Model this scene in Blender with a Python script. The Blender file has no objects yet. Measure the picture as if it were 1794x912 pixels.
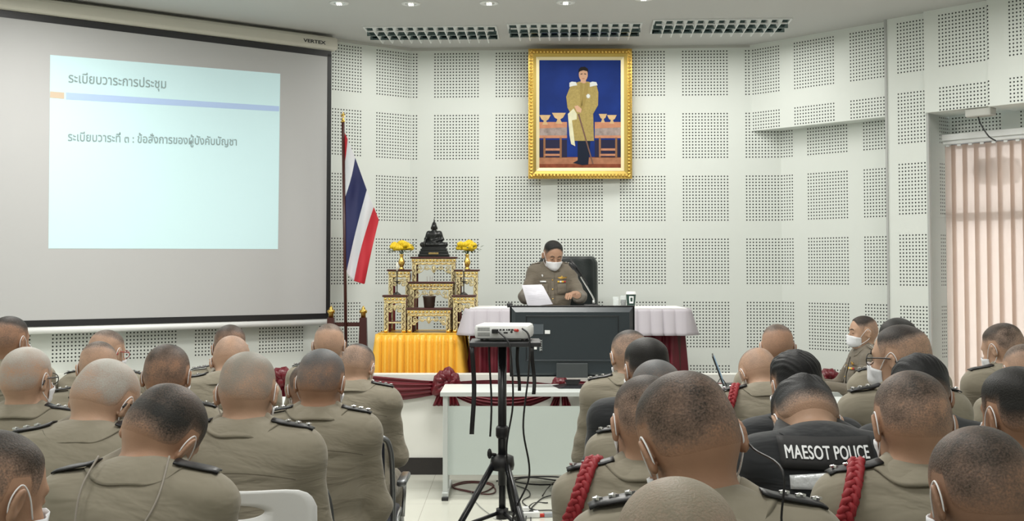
import bpy, bmesh, math, random
import numpy as np
from mathutils import Vector, Matrix
random.seed(5); np.random.seed(5)
PI = math.pi; R = math.radians
SC = bpy.context.scene; COL = SC.collection

# ---------------------------------------------------------------- camera, world, light, exposure
FPX = 2130.0; HOR = 473.0; CAMH = 1.6; PITCH = R(2.2); W, H = 1794, 912
cam_d = bpy.data.cameras.new('camera'); cam = bpy.data.objects.new('camera', cam_d); COL.objects.link(cam)
cam.location = (0, 0, CAMH); cam.rotation_euler = (PI/2 + PITCH, 0, 0)
cam_d.sensor_width = 36; cam_d.sensor_fit = 'HORIZONTAL'
cam_d.lens = FPX / W * 36 * math.cos(PITCH)
cam_d.shift_y = ((HOR - FPX * math.tan(PITCH)) - H/2) / W * -1 * -1
cam_d.clip_start = .05
SC.camera = cam
SC.view_settings.view_transform = 'Standard'; SC.view_settings.look = 'None'
SC.view_settings.gamma = 1; SC.view_settings.use_curve_mapping = False
SC.view_settings.exposure = -0.52
LAMP_W = (115., 78., 55., 40.); NEAR_WALL_W = 12.0; SKY = 7.0
wd = bpy.data.worlds.new('world'); SC.world = wd; wd.use_nodes = True
bg = wd.node_tree.nodes['Background']; bg.inputs[0].default_value = (.86, .93, 1, 1); bg.inputs[1].default_value = SKY

FL = FPX*math.cos(PITCH); PCY = HOR-FPX*math.tan(PITCH)
def ray(px, py):
    a, b = (px-W/2)/FL, (PCY-py)/FL; c, s = math.cos(PITCH), math.sin(PITCH)
    return Vector((a, c-b*s, s+b*c))
def at(px, py, Y):
    d = ray(px, py); return Vector((0, 0, CAMH)) + d*(Y/d.y)

# ---------------------------------------------------------------- materials
def s2l(c):
    return tuple((v/12.92 if v <= .04045 else ((v+.055)/1.055)**2.4) for v in [x/255 for x in c])
MATS = {}
def mat(name, col, rough=.6, metal=0., noise=0., nscale=20., bump=0., bscale=60., spec=.5, coat=0., sheen=0.):
    if name in MATS: return MATS[name]
    m = bpy.data.materials.new(name); m.use_nodes = True; nt = m.node_tree; N = nt.nodes; L = nt.links
    b = N['Principled BSDF']
    b.inputs['Base Color'].default_value = (*col, 1); b.inputs['Roughness'].default_value = rough
    b.inputs['Metallic'].default_value = metal; b.inputs['Specular IOR Level'].default_value = spec
    b.inputs['Coat Weight'].default_value = coat; b.inputs['Sheen Weight'].default_value = sheen
    tc = N.new('ShaderNodeTexCoord')
    if noise:
        t = N.new('ShaderNodeTexNoise'); t.inputs['Scale'].default_value = nscale; t.inputs['Detail'].default_value = 4
        L.new(tc.outputs['Object'], t.inputs['Vector'])
        x = N.new('ShaderNodeMix'); x.data_type = 'RGBA'
        x.inputs[6].default_value = (*[c*(1-noise) for c in col], 1); x.inputs[7].default_value = (*[min(1, c*(1+noise)) for c in col], 1)
        L.new(t.outputs['Fac'], x.inputs[0]); L.new(x.outputs[2], b.inputs['Base Color'])
    if bump:
        t = N.new('ShaderNodeTexNoise'); t.inputs['Scale'].default_value = bscale; t.inputs['Detail'].default_value = 5
        L.new(tc.outputs['Object'], t.inputs['Vector'])
        bp = N.new('ShaderNodeBump'); bp.inputs['Strength'].default_value = bump; bp.inputs['Distance'].default_value = .01
        L.new(t.outputs['Fac'], bp.inputs['Height']); L.new(bp.outputs[0], b.inputs['Normal'])
    MATS[name] = m; return m
def mnode(N, L, op, a, b=None, c=None):
    n = N.new('ShaderNodeMath'); n.operation = op
    for i, v in enumerate((a, b, c)):
        if v is None: continue
        if isinstance(v, (int, float)): n.inputs[i].default_value = v
        else: L.new(v, n.inputs[i])
    return n.outputs[0]
def perforated(name, base, uoff=0., grid=True):
    """white acoustic board; round holes in square fields, from UVs in metres"""
    if name in MATS: return MATS[name]
    m = bpy.data.materials.new(name); m.use_nodes = True; N = m.node_tree.nodes; L = m.node_tree.links
    b = N['Principled BSDF']; b.inputs['Roughness'].default_value = .55; b.inputs['Specular IOR Level'].default_value = .25
    uv = N.new('ShaderNodeUVMap'); sp = N.new('ShaderNodeSeparateXYZ'); L.new(uv.outputs[0], sp.inputs[0])
    fm = lambda a, p: mnode(N, L, 'FLOORED_MODULO', a, p)
    u = fm(sp.outputs[0], .6); v = fm(sp.outputs[1], .603)
    inb = mnode(N, L, 'MULTIPLY', mnode(N, L, 'LESS_THAN', u, .45), mnode(N, L, 'LESS_THAN', v, .45))
    du = mnode(N, L, 'SUBTRACT', fm(u, .03), .015); dv = mnode(N, L, 'SUBTRACT', fm(v, .03), .015)
    r2 = mnode(N, L, 'ADD', mnode(N, L, 'MULTIPLY', du, du), mnode(N, L, 'MULTIPLY', dv, dv))
    hole = mnode(N, L, 'MULTIPLY', inb, mnode(N, L, 'LESS_THAN', r2, .0071**2))
    x = N.new('ShaderNodeMix'); x.data_type = 'RGBA'; x.inputs[6].default_value = (*base, 1); x.inputs[7].default_value = (.035, .04, .04, 1)
    L.new(hole, x.inputs[0]); L.new(x.outputs[2], b.inputs['Base Color'])
    MATS[name] = m; return m
WHITE = (.74, .775, .74)
M_perf = perforated('perforated_board', WHITE)
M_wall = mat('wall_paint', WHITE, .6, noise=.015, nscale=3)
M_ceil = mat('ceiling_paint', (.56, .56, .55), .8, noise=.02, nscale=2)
M_trim = mat('grey_trim', (.45, .46, .45), .5)
M_cream = mat('cream_casing', (.62, .60, .53), .45)
M_black = mat('black_plastic', (.012, .012, .014), .42)
M_blacks = mat('black_satin', (.014, .015, .018), .28)
M_tv = mat('television_back', (.022, .030, .036), .36, bump=.05, bscale=300)
M_steel = mat('brushed_steel', (.55, .56, .56), .3, 1.)
M_chrome = mat('chrome', (.8, .8, .8), .12, 1.)
M_silver = mat('silver_insignia', (.85, .85, .85), .25, 1.)
M_gold = mat('gold', (.80, .52, .13), .25, 1., bump=.1, bscale=80)
M_carve = mat('carved_gilt', (.62, .53, .30), .38, .65, noise=.3, nscale=60, bump=.6, bscale=150)
M_groove = mat('carved_groove', (.10, .055, .02), .6)
M_redwood = mat('red_lacquer', (.12, .008, .012), .35)
M_darkwood = mat('dark_wood', (.055, .012, .010), .35)
M_bronze = mat('black_bronze', (.012, .013, .013), .3, .3)
M_desk = mat('desk_laminate', (.66, .70, .68), .35)
M_deskp = mat('desk_panel', (.60, .67, .65), .4)
M_deskf = mat('desk_frame', (.55, .58, .57), .4)
M_white = mat('white_plastic', (.78, .79, .79), .35)
M_paper = mat('paper', (.80, .79, .86), .7)
M_maroon = mat('maroon_satin', (.115, .003, .010), .36, noise=.1, nscale=6)
M_marskirt = mat('maroon_skirt', (.11, .003, .012), .6)
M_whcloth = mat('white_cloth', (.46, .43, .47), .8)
M_yellow = mat('yellow_satin', (.86, .47, .055), .33, noise=.12, nscale=5)
M_flower = mat('yellow_petal', (.72, .50, .01), .6, noise=.15, nscale=40)
M_leaf = mat('green_leaf', (.03, .07, .02), .5)
M_leather = mat('black_leather', (.010, .016, .016), .35, bump=.15, bscale=120)
M_base = mat('black_skirting', (.02, .017, .017), .35)
M_rope = mat('red_cord', (.28, .012, .02), .6)
M_epau = mat('black_shoulder_board', (.008, .008, .010), .45)
M_mask = mat('mask_fabric', (.74, .75, .78), .8, bump=.1, bscale=80)
M_loop = mat('ear_loop', (.82, .82, .84), .7)
M_shoe = mat('shoe_leather', (.01, .009, .008), .3)
M_eye = mat('eye_white', (.6, .57, .53), .3); M_iris = mat('iris', (.02, .012, .008), .2)
M_brow = mat('eyebrow_hair', (.012, .009, .007), .8)
def glassm():
    m = mat('clear_glass', (.8, .85, .85), .05); m.node_tree.nodes['Principled BSDF'].inputs['Alpha'].default_value = .22; return m
M_glass = glassm()
def screen_mat(name, col, e):
    m = mat(name, col, .8); b = m.node_tree.nodes['Principled BSDF']
    b.inputs['Emission Color'].default_value = (*col, 1); b.inputs['Emission Strength'].default_value = e; return m
def floor_mat():
    m = mat('polished_floor_tile', (.60, .60, .53), .12, noise=.05, nscale=1.3); N = m.node_tree.nodes; L = m.node_tree.links
    b = N['Principled BSDF']; src = b.inputs['Base Color'].links[0].from_socket
    br = N.new('ShaderNodeTexBrick'); br.offset = 0; br.inputs['Scale'].default_value = 1
    br.inputs['Brick Width'].default_value = .6; br.inputs['Row Height'].default_value = .6; br.inputs['Mortar Size'].default_value = .002
    br.inputs['Color1'].default_value = br.inputs['Color2'].default_value = (1, 1, 1, 1); br.inputs['Mortar'].default_value = (.6, .6, .58, 1)
    tc = N.new('ShaderNodeTexCoord'); L.new(tc.outputs['Object'], br.inputs['Vector'])
    x = N.new('ShaderNodeMix'); x.data_type = 'RGBA'; x.blend_type = 'MULTIPLY'; x.inputs[0].default_value = 1
    L.new(src, x.inputs[6]); L.new(br.outputs['Color'], x.inputs[7]); L.new(x.outputs[2], b.inputs['Base Color']); return m
M_floor = floor_mat()
def blind_mat():
    m = bpy.data.materials.new('translucent_blind'); m.use_nodes = True; N = m.node_tree.nodes; L = m.node_tree.links
    N.remove(N['Principled BSDF']); out = N['Material Output']
    d = N.new('ShaderNodeBsdfDiffuse'); t = N.new('ShaderNodeBsdfTranslucent'); tr = N.new('ShaderNodeBsdfTransparent')
    d.inputs[0].default_value = (.42, .35, .30, 1); t.inputs[0].default_value = (.56, .44, .365, 1); tr.inputs[0].default_value = (.9, .75, .65, 1)
    a = N.new('ShaderNodeMixShader'); a.inputs[0].default_value = .62; L.new(d.outputs[0], a.inputs[1]); L.new(t.outputs[0], a.inputs[2])
    c = N.new('ShaderNodeMixShader'); c.inputs[0].default_value = .10; L.new(a.outputs[0], c.inputs[1]); L.new(tr.outputs[0], c.inputs[2])
    L.new(c.outputs[0], out.inputs[0]); return m
M_blind = blind_mat()

# ---------------------------------------------------------------- object helpers
def tag(o, label=None, cat=None, group=None, kind=None):
    if label: o['label'] = label
    if cat: o['category'] = cat
    if group: o['group'] = group
    if kind: o['kind'] = kind
    return o
def empty(name, loc=(0, 0, 0), rz=0., label=None, cat=None, group=None):
    o = bpy.data.objects.new(name, None); COL.objects.link(o); o.empty_display_size = .1
    o.location = loc; o.rotation_euler = (0, 0, rz); return tag(o, label, cat, group)
def link(name, me, m, parent=None, smooth=False):
    o = bpy.data.objects.new(name, me); COL.objects.link(o)
    if m:
        for x in (m if isinstance(m, (list, tuple)) else [m]): me.materials.append(x)
    if smooth and len(me.polygons): me.polygons.foreach_set('use_smooth', [True]*len(me.polygons))
    if parent: o.parent = parent
    return o
class MB:
    def __init__(s): s.v = []; s.f = []; s.mi = []; s.cur = 0
    def add(s, vs, fs):
        n = len(s.v); s.v += [tuple(v) for v in vs]; s.f += [tuple(i+n for i in f) for f in fs]; s.mi += [s.cur]*len(fs); return s
    def box(s, c, d, rz=0., M=None, bev=0.):
        x, y, z = [k/2 for k in d]
        if bev:
            b = min(bev, x*.9, y*.9, z*.9); vs = []; 
            bm = bmesh.new(); bmesh.ops.create_cube(bm, size=1)
            for v in bm.verts: v.co = Vector((v.co.x*d[0], v.co.y*d[1], v.co.z*d[2]))
            bmesh.ops.bevel(bm, geom=bm.edges[:]+bm.verts[:], offset=b, segments=2, affect='EDGES', profile=.5)
            bm.verts.ensure_lookup_table(); vs = [v.co.copy() for v in bm.verts]; fs = [[v.index for v in f.verts] for f in bm.faces]; bm.free()
        else:
            vs = [Vector((i*x, j*y, k*z)) for i in (-1, 1) for j in (-1, 1) for k in (-1, 1)]
            fs = [(0, 1, 3, 2), (4, 6, 7, 5), (0, 4, 5, 1), (2, 3, 7, 6), (0, 2, 6, 4), (1, 5, 7, 3)]
        T = Matrix.Translation(c) @ Matrix.Rotation(rz, 4, 'Z')
        if M is not None: T = T @ M
        return s.add([T @ v for v in vs], fs)
    def tube(s, pts, r, n=8, cap=True, flat=1.):
        pts = [Vector(p) for p in pts]; m = len(pts); rs = r if isinstance(r, (list, tuple)) else [r]*m
        t0 = (pts[1]-pts[0]).normalized(); up = Vector((0, 0, 1)) if abs(t0.z) < .9 else Vector((0, 1, 0))
        a = t0.cross(up).normalized(); vs = []
        for i in range(m):
            t = (pts[min(i+1, m-1)]-pts[max(i-1, 0)]).normalized()
            a = (a - t*a.dot(t)); a = a.normalized() if a.length > 1e-6 else t.orthogonal().normalized(); b = t.cross(a)
            for k in range(n):
                q = 2*PI*k/n; vs.append(pts[i] + (a*math.cos(q) + b*math.sin(q)*flat)*rs[i])
        fs = [(i*n+k, i*n+(k+1) % n, (i+1)*n+(k+1) % n, (i+1)*n+k) for i in range(m-1) for k in range(n)]
        if cap: fs += [tuple(range(n-1, -1, -1)), tuple((m-1)*n+k for k in range(n))]
        return s.add(vs, fs)
    def lathe(s, prof, c=(0, 0, 0), n=24, sx=1., sy=1., M=None):
        vs = []; c = Vector(c); m = len(prof)
        for r, z in prof:
            for k in range(n):
                q = 2*PI*k/n; v = Vector((r*math.cos(q)*sx, r*math.sin(q)*sy, z)); vs.append((M @ v if M else v) + c)
        fs = [(i*n+k, i*n+(k+1) % n, (i+1)*n+(k+1) % n, (i+1)*n+k) for i in range(m-1) for k in range(n)]
        fs += [tuple(range(n-1, -1, -1)), tuple((m-1)*n+k for k in range(n))]
        return s.add(vs, fs)
    def ball(s, c, r, n=12):
        r = r if isinstance(r, (list, tuple)) else (r, r, r); m = n//2+1
        prof = [(math.sin(PI*i/(m-1))+1e-4, -math.cos(PI*i/(m-1))) for i in range(m)]
        vs = [Vector((p*math.cos(2*PI*k/n)*r[0], p*math.sin(2*PI*k/n)*r[1], z*r[2]))+Vector(c) for p, z in prof for k in range(n)]
        return s.add(vs, [(i*n+k, i*n+(k+1) % n, (i+1)*n+(k+1) % n, (i+1)*n+k) for i in range(m-1) for k in range(n)])
    def prism(s, poly, y0, y1):
        """outline in x,z, extruded from y0 to y1"""
        n = len(poly); vs = [(x, y0, z) for x, z in poly]+[(x, y1, z) for x, z in poly]
        return s.add(vs, [tuple(range(n)), tuple(range(2*n-1, n-1, -1))]+[(i, i+n, (i+1) % n+n, (i+1) % n) for i in range(n)])
    def grid(s, G, closed=False):
        a = len(G); b = len(G[0]); vs = [p for row in G for p in row]
        return s.add(vs, [(i*b+j, i*b+(j+1) % b, ((i+1) % a)*b+(j+1) % b, ((i+1) % a)*b+j) for i in range(a if closed == 'u' else a-1) for j in range(b if closed == 'v' else b-1)])
    def mesh(s, name):
        me = bpy.data.meshes.new(name); me.from_pydata(s.v, [], s.f)
        if any(s.mi): me.polygons.foreach_set('material_index', s.mi)
        bm = bmesh.new(); bm.from_mesh(me); bmesh.ops.recalc_face_normals(bm, faces=bm.faces[:]); bm.to_mesh(me); bm.free(); me.update(); return me
    def build(s, name, m, parent=None, smooth=False, angle=None):
        o = link(name, s.mesh(name), m, parent)
        if smooth:
            o.data.polygons.foreach_set('use_smooth', [True]*len(o.data.polygons))
            if angle: o.data.set_sharp_from_angle(angle=R(angle))
        return o
def crom(P, k=6):
    P = [Vector(p) for p in P]; out = []
    for i in range(len(P)-1):
        a, b, c, d = P[max(i-1, 0)], P[i], P[i+1], P[min(i+2, len(P)-1)]
        for j in range(k):
            t = j/k; out.append(.5*((2*b)+(c-a)*t+(2*a-5*b+4*c-d)*t*t+(3*b-a-3*c+d)*t**3))
    return out+[P[-1]]
def solid(o, th, off=0):
    md = o.modifiers.new('solid', 'SOLIDIFY'); md.thickness = th; md.offset = off; return o
def subd(o, n=1):
    md = o.modifiers.new('subd', 'SUBSURF'); md.levels = n; md.render_levels = n; return o
def copy_tree(o, parent=None):
    c = o.copy(); COL.objects.link(c)
    if parent: c.parent = parent
    for ch in [x for x in o.children]: copy_tree(ch, c)
    return c
def text_mesh(txt, size, name='lettering', bold=0., extrude=.0004, align='CENTER', space=1.):
    cu = bpy.data.curves.new(name, 'FONT'); cu.body = txt; cu.size = size; cu.offset = bold; cu.extrude = extrude
    cu.align_x = align; cu.align_y = 'CENTER'; cu.space_character = space; cu.resolution_u = 4
    o = bpy.data.objects.new(name, cu); COL.objects.link(o); dg = bpy.context.evaluated_depsgraph_get()
    me = bpy.data.meshes.new_from_object(o.evaluated_get(dg)); bpy.data.objects.remove(o); return me

# ---------------------------------------------------------------- signed distance surfaces for bodies
def E(c, r, k=.03, R3=None, op=1): return dict(t='e', c=np.array(c, float), r=np.array(r, float), k=k, R=R3, op=op)
def C(a, b, ra, rb, k=.03, op=1): return dict(t='c', a=np.array(a, float), b=np.array(b, float), ra=ra, rb=rb, k=k, op=op)
def dist(p, P):
    if p['t'] == 'e':
        Q = P - p['c'].astype(P.dtype)
        if p['R'] is not None: Q = Q @ p['R'].astype(P.dtype)
        r = p['r'].astype(P.dtype)
        k0 = np.linalg.norm(Q/r, axis=-1); k1 = np.linalg.norm(Q/(r*r), axis=-1)+1e-9
        return k0*(k0-1)/k1
    a = p['a'].astype(P.dtype); ab = (p['b']-p['a']).astype(P.dtype); q = P-a; t = np.clip(q @ ab/max(float(ab @ ab), 1e-12), 0, 1)
    return np.linalg.norm(q-t[..., None]*ab, axis=-1)-(p['ra']+(p['rb']-p['ra'])*t)
def comb(d, e, k, op):
    if op > 0:
        h = np.maximum(k-np.abs(d-e), 0)/k; return np.minimum(d, e)-h*h*k*.25
    e = -e; h = np.maximum(k-np.abs(d-e), 0)/k; return np.maximum(d, e)+h*h*k*.25
def evalp(prims, P, infl=0.):
    d = np.full(P.shape[:-1], 1., P.dtype)
    for p in prims: d = comb(d, dist(p, P), p['k'], p['op'])
    return d-infl
def pbox(p):
    if p['t'] == 'e':
        m = p['r'].max() if p['R'] is not None else p['r']; return p['c']-m, p['c']+m
    m = max(p['ra'], p['rb']); return np.minimum(p['a'], p['b'])-m, np.maximum(p['a'], p['b'])+m
def field(prims, lo, hi, h, infl=0.):
    lo = np.array(lo, float); n = np.ceil((np.array(hi)-lo)/h).astype(int)+1
    ax = [(lo[i]+np.arange(n[i])*h).astype(np.float32) for i in range(3)]
    F = np.full(n, .5, np.float32)
    for p in prims:
        a, b = pbox(p); mg = p['k']+infl+2*h
        i0 = np.clip(np.floor((a-mg-lo)/h).astype(int), 0, n); i1 = np.clip(np.ceil((b+mg-lo)/h).astype(int)+1, 0, n)
        if (i1 <= i0).any(): continue
        sl = tuple(slice(i0[i], i1[i]) for i in range(3))
        X = np.stack(np.meshgrid(*[ax[i][sl[i]] for i in range(3)], indexing='ij'), -1)
        F[sl] = comb(F[sl], dist(p, X).astype(np.float32), p['k'], p['op'])
    return F-infl, lo, ax
def nets(F, lo, h):
    S = (F < 0); n = S.shape; s8 = np.zeros([k-1 for k in n], np.uint8)
    co = [(i, j, k) for i in (0, 1) for j in (0, 1) for k in (0, 1)]
    for i, j, k in co: s8 += S[i:n[0]-1+i, j:n[1]-1+j, k:n[2]-1+k]
    act = (s8 > 0) & (s8 < 8); idx = np.argwhere(act); ids = np.full(act.shape, -1, np.int32); ids[act] = np.arange(len(idx))
    V = np.zeros((len(idx), 3)); cnt = np.zeros(len(idx))
    vals = {c: F[idx[:, 0]+c[0], idx[:, 1]+c[1], idx[:, 2]+c[2]] for c in co}
    for c in co:
        for ax in range(3):
            if c[ax]: continue
            d = list(c); d[ax] = 1; a, b = vals[c], vals[tuple(d)]; m = (a < 0) != (b < 0)
            t = np.where(m, a/np.where(m, a-b, 1), 0); q = np.tile(np.array(c, float), (len(idx), 1)); q[:, ax] += t
            V[m] += q[m]; cnt[m] += 1
    V = (V/cnt[:, None]+idx)*h+lo
    Q = []
    for ax in range(3):
        a = [slice(0, k) for k in n]; b = list(a); a[ax] = slice(0, n[ax]-1); b[ax] = slice(1, n[ax])
        cr = S[tuple(a)] != S[tuple(b)]; e = np.argwhere(cr); u, v = [(1, 2), (2, 0), (0, 1)][ax]
        e = e[(e[:, u] > 0) & (e[:, v] > 0) & (e[:, u] < n[u]-1) & (e[:, v] < n[v]-1)]
        ins = S[e[:, 0], e[:, 1], e[:, 2]]; q = []
        for du, dv in ((-1, -1), (0, -1), (0, 0), (-1, 0)):
            g = e.copy(); g[:, u] += du; g[:, v] += dv; q.append(ids[g[:, 0], g[:, 1], g[:, 2]])
        q = np.stack(q, -1); q[~ins] = q[~ins][:, ::-1]; Q.append(q)
    Q = np.concatenate(Q); Q = Q[(Q >= 0).all(1)]
    return V, Q
def np_mesh(name, V, Q, smooth=True):
    me = bpy.data.meshes.new(name); me.vertices.add(len(V)); me.vertices.foreach_set('co', np.asarray(V, np.float32).ravel())
    me.loops.add(Q.size); me.loops.foreach_set('vertex_index', Q.astype(np.int32).ravel())
    me.polygons.add(len(Q)); me.polygons.foreach_set('loop_start', (np.arange(len(Q))*4).astype(np.int32))
    me.update(calc_edges=True); me.validate()
    me.polygons.foreach_set('use_smooth', np.ones(len(me.polygons), bool)); return me
# ================================================================= people
def rot(yaw, pitch, roll):
    return np.array(Matrix.Rotation(yaw, 3, 'Z') @ Matrix.Rotation(roll, 3, 'Y') @ Matrix.Rotation(-pitch, 3, 'X'))
def rx(a): return np.array(Matrix.Rotation(a, 3, 'X'))
def head_prims(ears=True, f=1.):
    P = [E((0, 0, .090), (.0775, .098, .083), .02), E((0, -.030, .052), (.066, .066, .058), .03),
         E((0, .040, .030), (.060, .052, .076), .03), E((0, .040, -.010), (.053, .048, .036), .03), E((0, .079, -.036), (.021, .017, .016), .022),
         E((0, .086, .078), (.046, .013, .011), .018), E((.040, .070, .022), (.020, .018, .018), .02), E((-.040, .070, .022), (.020, .018, .018), .02)]
    for s in (-1, 1):
        P.append(E((s*.031, .101, .058), (.017, .011, .009), .014, op=-1))
        P.append(E((s*.031, .0835, .057), (.0135, .0115, .0095), .004))
    P += [C((0, .094, .062), (0, .112, .030), .0060, .0105, .012), E((.011, .102, .024), (.008, .009, .007), .006), E((-.011, .102, .024), (.008, .009, .007), .006),
          E((0, .098, .001), (.021, .009, .0050), .006), E((0, .096, -.009), (.018, .009, .0055), .005), E((0, .106, -.0035), (.022, .004, .0014), .003, op=-1)]
    if ears:
        for s in (-1, 1):
            M = np.array(Matrix.Rotation(s*R(26), 3, 'Z') @ Matrix.Rotation(R(-12), 3, 'X') @ Matrix.Rotation(s*R(10), 3, 'Y'))
            c = np.array((s*.084, -.006, .052))
            P.append(E(c, (.0065, .0195, .031), .009, M))
            P.append(E(c+M @ np.array((s*.007, .003, .003)), (.0060, .012, .020), .004, M, -1))
            P.append(E(c+M @ np.array((s*-.001, -.002, -.024)), (.0060, .010, .010), .006, M))
    return P
def xf(prims, Rm, t):
    out = []
    for p in prims:
        q = dict(p)
        if p['t'] == 'e': q['c'] = Rm @ p['c']+t; q['R'] = Rm if p['R'] is None else Rm @ p['R']
        else: q['a'] = Rm @ p['a']+t; q['b'] = Rm @ p['b']+t
        out.append(q)
    return out
def hand_prims(w, d, s, curl=.5):
    """palm and five fingers from wrist w along direction d; s = side (thumb inward)"""
    d = np.array(d, float); d /= np.linalg.norm(d); up = np.array((0, 0, 1.)); side = np.cross(d, up); side /= np.linalg.norm(side); up = np.cross(side, d)
    P = [C(w-d*.02, w+d*.035, .024, .026, .02), E(w+d*.05, (.040, .040, .014), .015, np.stack([side, d, up], 1))]
    for i, (o, L) in enumerate(((-.028, .072), (-.010, .083), (.010, .078), (.028, .062))):
        o = o*(-s); a = w+d*.078+side*o; b = a+(d*math.cos(curl*.6)-up*math.sin(curl*.6))*L*.5; c = b+(d*math.cos(curl*1.7)-up*math.sin(curl*1.7))*L*.5
        P += [C(a-d*.02, b, .0095, .0085, .004), C(b, c, .0085, .007, .004)]
    t0 = w+d*.02+side*.026*s; t1 = t0+d*.030+side*.022*s-up*.006; t2 = t1+d*.030+side*.004*s-up*.006
    return P+[C(t0, t1, .013, .010, .01), C(t1, t2, .010, .008, .004)]
def pose(arms='lap', lean=0., bw=1., neck=0., reach=0.):
    J = dict(hip=np.array((0, 0, .53)), c7=np.array((0, -.02+lean, 1.050-lean*.25)))
    sz = .978-lean*.25; g = {}
    for s in (-1, 1):
        sh = np.array((s*.158*bw, lean*.85-.01, sz))
        if arms == 'lap': el = np.array((s*.200*bw, .035+lean*.7, .715)); wr = np.array((s*.115, .255+lean*.3, .665)); hd = (-s*.55, .8, -.15)
        elif arms == 'table': el = np.array((s*.245*bw, .12+lean, .775)); wr = np.array((s*.19, .36+lean, .80)); hd = (-s*.55, .75, .15)
        else: el = np.array((s*.235*bw, .13+lean, .745)); wr = np.array((s*.13, .38+lean, .79)); hd = (-s*.2, .9, -.05)
        g[s] = (sh, el, wr, hd)
    J['arms'] = g; J['lean'] = lean; J['bw'] = bw; return J
def torso(J, o=0.):
    l, b = J['lean'], J['bw']; c7 = J['c7']
    P = [E((0, -.005, .56), (.172*b+o, .135+o, .12+o), .05), E((0, .025+l*.25, .70), (.150*b+o, .128+o, .17+o), .08),
         E((0, .005+l*.6, .865), (.160*b+o, .118+o, .165+o), .08), E((0, -.018+l*.85, .945-l*.2), (.165*b+o, .085+o, .095+o), .06)]
    for s in (-1, 1):
        sh = J['arms'][s][0]
        P.append(C(c7+np.array((s*.035, .005, -.022)), sh+np.array((-s*.01, 0, .012)), .046+o, .046+o, .05))
        P.append(E(sh, (.052+o, .056+o, .058+o), .05))
    return P
def sleeves(J, o=0., cuff=1.):
    P = []
    for s in (-1, 1):
        sh, el, wr, hd = J['arms'][s]
        P += [C(sh, el, .048+o, .041+o, .03), C(el, el+(wr-el)*cuff, .041+o, .041+(.027-.041)*cuff+o*.8, .03)]
    return P
def skin_mat(tone):
    n = 'skin_%d' % round(sum(tone)*10000)
    return mat(n, tone, .5, noise=.14, nscale=18, bump=.05, bscale=200, spec=.35)
def hair_mat(name, tone, hair, mott=.25):
    key = 'hair_'+name
    if key in MATS: return MATS[key]
    m = bpy.data.materials.new(key); m.use_nodes = True; N = m.node_tree.nodes; L = m.node_tree.links; b = N['Principled BSDF']
    b.inputs['Roughness'].default_value = .55; b.inputs['Specular IOR Level'].default_value = .3
    at_ = N.new('ShaderNodeAttribute'); at_.attribute_name = 'dens'; tc = N.new('ShaderNodeTexCoord')
    n1 = N.new('ShaderNodeTexNoise'); n1.inputs['Scale'].default_value = 11; n1.inputs['Detail'].default_value = 5; L.new(tc.outputs['Object'], n1.inputs[0])
    n2 = N.new('ShaderNodeTexNoise'); n2.inputs['Scale'].default_value = 260; n2.inputs['Detail'].default_value = 3; L.new(tc.outputs['Object'], n2.inputs[0])
    a = mnode(N, L, 'MULTIPLY', mnode(N, L, 'SUBTRACT', n1.outputs[0], .5), mott*3.6)
    c = mnode(N, L, 'MULTIPLY', mnode(N, L, 'SUBTRACT', n2.outputs[0], .5), 1.5)
    k = mnode(N, L, 'MULTIPLY', at_.outputs['Fac'], mnode(N, L, 'SUBTRACT', 1, at_.outputs['Fac'])); k = mnode(N, L, 'MULTIPLY', k, 3.2)
    f = N.new('ShaderNodeClamp'); L.new(mnode(N, L, 'ADD', at_.outputs['Fac'], mnode(N, L, 'MULTIPLY', k, mnode(N, L, 'ADD', a, c))), f.inputs[0])
    g_ = sum(tone)/3; scalp = tuple((c*.72+g_*.28)*.88 for c in tone); y = N.new('ShaderNodeMix'); y.data_type = 'RGBA'; y.inputs[6].default_value = (*tone, 1); y.inputs[7].default_value = (*scalp, 1)
    cl = N.new('ShaderNodeClamp'); L.new(mnode(N, L, 'MULTIPLY', f.outputs[0], 2.4), cl.inputs[0]); L.new(cl.outputs[0], y.inputs[0])
    x = N.new('ShaderNodeMix'); x.data_type = 'RGBA'; L.new(y.outputs[2], x.inputs[6]); x.inputs[7].default_value = (*hair, 1)
    L.new(f.outputs[0], x.inputs[0]); L.new(x.outputs[2], b.inputs['Base Color'])
    bp = N.new('ShaderNodeBump'); bp.inputs['Strength'].default_value = .35; bp.inputs['Distance'].default_value = .004
    L.new(n2.outputs[0], bp.inputs['Height']); L.new(bp.outputs[0], b.inputs['Normal'])
    MATS[key] = m; return m
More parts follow.
